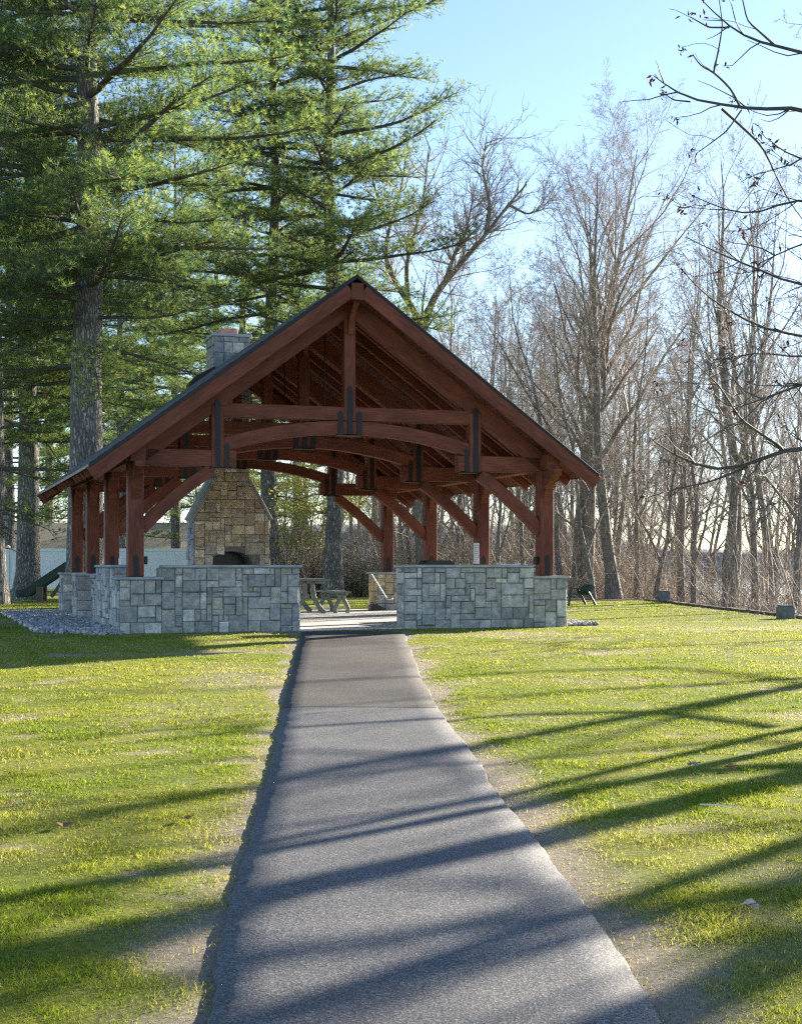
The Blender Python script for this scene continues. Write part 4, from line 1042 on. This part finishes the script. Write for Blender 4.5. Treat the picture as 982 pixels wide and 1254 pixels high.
bush((440 - CX) / F * 49, 49, .9, .65, 3000, [(.03, .05, .02), (.045, .07, .03)], 'low dark evergreen shrub left of the brownish stone pier', 24, 30, .06)

# tangled dry brush along the wood edge
def brush():
    rng = np.random.default_rng(66); lines = []; thin = []
    for i in range(5600):
        D = rng.uniform(45, 72); px = rng.uniform(355, 1010); x = (px - CX) / F * D
        if (872 < px < 894 or 918 < px < 942) and rng.random() < .85: continue
        if x > edge_x(min(D, 60)) + .4 and rng.random() < .12: D = rng.uniform(30, 46); x = (rng.uniform(880, 1010) - CX) / F * D
        if x < edge_x(min(D, 60)) - .2 and D < np.interp(x, [-4, 0, 4, 7.5], [51, 49.5, 46.5, 44.5]): D += 5
        x = (px - CX) / F * D if D > 46 else x
        if D < 46 and x < edge_x(D) + .3: continue
        g = gzf(x, D); hh = rng.uniform(.8, 3.4) * (1.9 if rng.random() < .22 else 1)
        p = np.array((x, D, g - .05)); lw_ = .28 if rng.random() < .65 else .8; d = unit(np.array((rng.normal(0, lw_), rng.normal(0, .3), 1))); pts = [p]
        bend = rng.normal(0, .16, 3)
        for k in range(5): d = unit(d + bend + rng.normal(0, .10, 3)); pts.append(pts[-1] + d * hh / 5)
        lines.append((np.array(pts), np.linspace(rng.uniform(.007, .016), .004, 6)))
        for k in range(3):
            q = pts[rng.integers(1, 5)]; dd = unit(rng.normal(0, .7, 3) + (0, 0, .5)); l = rng.uniform(.25, .9); thin.append((np.array([q, q + dd * l * .5 + rng.normal(0, .04, 3), q + dd * l]), np.array([.006, .005, .003])))
    tag(link('brush', tube_mesh('brush', [(lines, 3), (thin, 3)]), M['brush']), 'tangle of dry tan brush and saplings along the edge of the wood', 'brush', kind='stuff')
brush()

# near trees beyond the right edge of the frame: their branches reach in and their shadows cross the path
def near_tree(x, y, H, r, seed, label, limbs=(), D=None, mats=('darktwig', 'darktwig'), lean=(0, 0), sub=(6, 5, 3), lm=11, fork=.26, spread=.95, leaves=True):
    rng = np.random.default_rng(seed); g = gzf(x, y); org = np.array((x, y, g))
    lv = bare_tree(seed, H, r, fork, spread, lm, sub, .07, .15, lean=lean, Lk=.36, twig_r=.0035)
    tips = []
    for L in limbs:
        pts = np.array([at(px, py, dd) for (px, py, dd) in L['p']]) - org
        if L['p'][0][0] > 1000: pts = np.concatenate([[(0, 0, max(1.0, pts[0, 2] - .35))], pts])
        # smooth and resample
        t = np.linspace(0, 1, len(pts)); tt = np.linspace(0, 1, 13); P = np.stack([np.interp(tt, t, pts[:, k]) for k in range(3)], -1)
        P[1:-1] = .25 * P[:-2] + .5 * P[1:-1] + .25 * P[2:]
        lv[1].append((P, np.linspace(L['r'], L.get('e', .005), 13)))
        tips.append(P[-1])
        for k in range(L.get('k', 6)):
            i = int(rng.integers(3, 12)); d = unit(P[i + 1 if i < 12 else i] - P[i - 1]); sd = unit(rng.normal(0, 1, 3)); dd = unit(d * .8 + sd * .7); l = rng.uniform(.25, .75) * L.get('tw', 1)
            q = [P[i]]; 
            for m_ in range(4): dd = unit(dd + rng.normal(0, .24, 3) + (0, 0, .05)); q.append(q[-1] + dd * l / 4)
            lv[3].append((np.array(q), np.linspace(min(.03, max(.004, L['r'] * .3)), .0035, 5)))
            if L.get('tw', 1) > 1.1:
                for e_ in range(7 if L['tw'] > 1.5 else 2):
                    i2 = int(rng.integers(1, 5)); d2 = unit(unit(q[i2] - q[i2 - 1]) + rng.normal(0, .55, 3)); l2 = l * rng.uniform(.25, .55); w2 = [q[i2]]
                    for m_ in range(3): d2 = unit(d2 + rng.normal(0, .22, 3) + (0, 0, .06)); w2.append(w2[-1] + d2 * l2 / 3)
                    lv[4].append((np.array(w2), np.linspace(.008, .004, 4) * (1 if L['tw'] > 1.5 else .6)))
                    for e2 in range(3):
                        d3 = unit(unit(w2[2] - w2[1]) + rng.normal(0, .6, 3)); l3 = l2 * rng.uniform(.3, .6); b3 = w2[int(rng.integers(1, 4))]
                        lv[4].append((np.array([b3, b3 + d3 * l3 * .5, b3 + unit(d3 + rng.normal(0, .25, 3)) * l3]), np.array([.0055, .0045, .0035]) * (1 if L['tw'] > 1.5 else .75)))
            if rng.random() < .45: tips.append(q[-1])
    me = tree_meshes('near', lv)
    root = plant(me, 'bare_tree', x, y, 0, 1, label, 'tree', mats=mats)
    if leaves and tips:
        P = np.array(tips); Vs = []; cs = []; 
        for p in P:
            for k in range(int(rng.integers(4, 9))):
                d = unit(rng.normal(0, .5, 3) + (0, 0, -.25)); s_ = unit(np.cross(d, rng.normal(0, 1, 3))); l = rng.uniform(.05, .10); nrm = np.cross(d, s_)
                q = p + rng.normal(0, .03, 3); Vs.append([q, q + d * l * .4 + s_ * l * .17 + nrm * .01, q + d * l, q + d * l * .4 - s_ * l * .17 + nrm * .01]); cs.append(np.array((.075, .032, .026)) * rng.uniform(.6, 1.3))
        n = len(Vs); link('dead_leaves', mesh_np('dead_leaves', np.array(Vs).reshape(-1, 3), [np.arange(n * 4).reshape(-1, 4)], np.repeat(np.array(cs), 4, 0)), M['dead'], root)
    return root
d0 = 17.0
near_tree(6.0, 14.6, 13, .10, 401, 'near tree at right whose dark leaf tipped branches cross the upper right sky',
  [dict(p=[(1128, 180, 17.5), (1050, 90, 17.2), (982, 62, d0), (930, 52, d0), (893, 33, 16.8), (855, -5, 16.7)], r=.034, k=7), dict(p=[(950, 56, d0), (915, 25, 16.9), (905, -20, 16.7)], r=.014, k=3),
   dict(p=[(893, 33, 16.8), (868, 33, 16.8), (845, 20, 16.7)], r=.012, k=1, e=.006), dict(p=[(1128, 260, 17.5), (1050, 160, 17.2), (982, 124, d0), (935, 136, 16.9), (906, 129, 16.8), (850, 124, 16.7), (818, 106, 16.6), (800, 92, 16.5)], r=.036, k=8),
   dict(p=[(906, 130, 16.8), (895, 108, 16.7), (874, 88, 16.7), (858, 80, 16.6), (848, 66, 16.6)], r=.015, k=2, e=.006), dict(p=[(874, 88, 16.7), (880, 60, 16.8), (885, 30, 16.8), (880, -6, 16.8)], r=.013, k=1), 
   dict(p=[(908, 134, 16.8), (890, 160, 16.8), (870, 175, 16.7), (852, 188, 16.6)], r=.011, k=2, e=.005), dict(p=[(845, 124, 16.7), (825, 122, 16.6), (810, 112, 16.6)], r=.010, k=0, e=.005),
   dict(p=[(884, 133, 16.8), (912, 158, 17), (935, 180, 17), (950, 215, 17.2), (968, 250, 17.2), (1000, 290, 17.5)], r=.016, k=5), dict(p=[(1120, 330, 17.5), (1040, 260, 17.2), (975, 240, d0), (930, 262, 16.8), (890, 258, 16.7), (850, 240, 16.6)], r=.024, k=10, tw=1.3)])
near_tree(7.4, 17.2, 14, .09, 402, 'near tree at right whose thick dark limb sags in at roof eave height',
  [dict(p=[(1170, 600, 20), (1060, 545, 19.5), (982, 549, 19), (955, 550, 19), (915, 572, 18.8), (880, 577, 18.6), (840, 566, 18.5), (810, 548, 18.4), (795, 535, 18.2)], r=.048, k=9, e=.006), dict(p=[(915, 572, 18.8), (870, 590, 18.6), (830, 598, 18.4), (790, 610, 18.2)], r=.018, k=5, tw=1.25),
   dict(p=[(960, 550, 19), (930, 530, 18.8), (905, 512, 18.6), (880, 470, 18.4), (845, 440, 18.2)], r=.022, k=8, tw=1.25), dict(p=[(1170, 420, 20), (1060, 350, 19.5), (982, 352, 19), (930, 330, 18.7), (880, 310, 18.5), (840, 290, 18.3)], r=.030, k=10, tw=1.25), dict(p=[(1170, 500, 20), (1060, 430, 19.5), (982, 410, 19), (940, 405, 18.7), (900, 385, 18.5), (860, 360, 18.3), (835, 330, 18.2)], r=.030, k=10, tw=1.25)])
near_tree(8.6, 16.3, 15, .26, 403, 'near tree at right with one dark branch entering above the sagging limb', [dict(p=[(1380, 560, 18.5), (1180, 470, 18), (1040, 455, 17.5), (982, 470, 17), (930, 490, 16.8), (900, 500, 16.6)], r=.035, k=10, tw=1.3)], fork=.13, lm=17, sub=(7, 5, 2))
near_tree(8.3, 14.7, 14, .13, 404, 'near tree at right whose twig tips show below the uppermost leaf tipped branches', [dict(p=[(1400, 430, 16.2), (1180, 330, 16), (1040, 280, 15.7), (975, 300, 15.5), (930, 322, 15.3)], r=.032, k=10, tw=1.3)], fork=.13, lm=17, sub=(7, 5, 2))
near_tree(10.2, 15.75, 15, .32, 405, 'near tree at right with one branch end entering level with the ash crown', [dict(p=[(1560, 300, 17), (1250, 230, 16.5), (1060, 190, 16), (985, 200, 15.7), (945, 175, 15.5)], r=.036, k=10, tw=1.3)], fork=.11, lm=20, sub=(8, 5, 2))
near_tree(12.5, 24.9, 16, .24, 406, 'near tree at right with a spray of thin twigs above the nearer block', [dict(p=[(1290, 500, 28), (1100, 420, 27.5), (985, 440, 27), (930, 430, 26.5), (880, 440, 26)], r=.045, k=12, tw=1.6), dict(p=[(1290, 620, 28), (1100, 560, 27.5), (985, 610, 27), (930, 620, 26.5)], r=.035, k=12, tw=1.6)], leaves=False)

near_tree((519 - CX) / F * 48, 48, 11.5, .30, 411, 'bare oak with thick crooked limbs rising just right of the roof peak',
  [dict(p=[(519, 400, 48), (530, 365, 47.8), (545, 345, 47.5), (568, 318, 47), (595, 287, 46.5), (622, 250, 46), (645, 225, 45.5)], r=.135, e=.02, k=40, tw=3.2), dict(p=[(545, 345, 47.5), (556, 312, 47.2), (572, 280, 47), (580, 235, 47)], r=.085, e=.015, k=30, tw=2.8),
   dict(p=[(519, 402, 48), (500, 368, 48.2), (481, 342, 48.4), (470, 312, 48.6), (478, 272, 48.8), (490, 238, 49), (498, 190, 49)], r=.13, e=.02, k=40, tw=3.0), dict(p=[(500, 368, 48.2), (497, 325, 48), (507, 288, 47.8), (520, 235, 47.6), (525, 180, 47.5)], r=.09, e=.015, k=34, tw=2.8),
   dict(p=[(478, 272, 48.8), (462, 240, 49), (452, 205, 49.2)], r=.06, e=.012, k=14, tw=2.4), dict(p=[(595, 287, 46.5), (600, 250, 46.4), (590, 205, 46.2), (596, 165, 46)], r=.08, e=.012, k=22, tw=2.6), dict(p=[(622, 250, 46), (645, 262, 45.8), (668, 255, 45.5)], r=.05, e=.012, k=14, tw=2.0)],
  mats=('greybark', 'twig'), lm=7, fork=.72, spread=.7, sub=(8, 7, 5), leaves=False)

# ------------------------------------------------------------------ light, sky, camera
w = bpy.data.worlds.new('World'); sc.world = w; w.use_nodes = True; nt = w.node_tree
bg = nt.nodes['Background']; sky = nt.nodes.new('ShaderNodeTexSky'); sky.sky_type = 'NISHITA'; sky.sun_disc = False
sky.sun_elevation = SUN_EL; sky.sun_rotation = SUN_AZ; sky.air_density = .8; sky.dust_density = .25; sky.ozone_density = 2.0
nt.links.new(sky.outputs[0], bg.inputs[0]); bg.inputs[1].default_value = .078
sl = bpy.data.lights.new('sun', 'SUN'); sl.energy = 5.0; sl.angle = R(.75); sl.color = (1.0, .90, .74)
so = bpy.data.objects.new('sun', sl); COL.objects.link(so)
dirn = Vector((-math.sin(SUN_AZ) * math.cos(SUN_EL), -math.cos(SUN_AZ) * math.cos(SUN_EL), -math.sin(SUN_EL)))
so.rotation_euler = dirn.to_track_quat('-Z', 'Y').to_euler(); so.location = (30, 40, 25)

cam = bpy.data.cameras.new('camera'); co = bpy.data.objects.new('camera', cam); COL.objects.link(co)
co.location = (0, 0, HC); co.rotation_euler = (R(90), 0, 0)
cam.sensor_fit = 'HORIZONTAL'; cam.sensor_width = 36; cam.lens = F / 982 * 36; cam.shift_y = 63 / 982.0; cam.clip_end = 3000; cam.clip_start = .1
sc.camera = co
sc.view_settings.view_transform = 'Standard'; sc.view_settings.look = 'None'; sc.view_settings.exposure = 1.85; sc.view_settings.gamma = 1
sc.view_settings.use_curve_mapping = False
sc.cycles.max_bounces = 6; sc.cycles.transparent_max_bounces = 4; sc.cycles.use_denoising = False; sc.cycles.filter_width = 1.25; sc.cycles.sample_clamp_indirect = 4; sc.cycles.sample_clamp_direct = 12; sc.cycles.use_adaptive_sampling = False
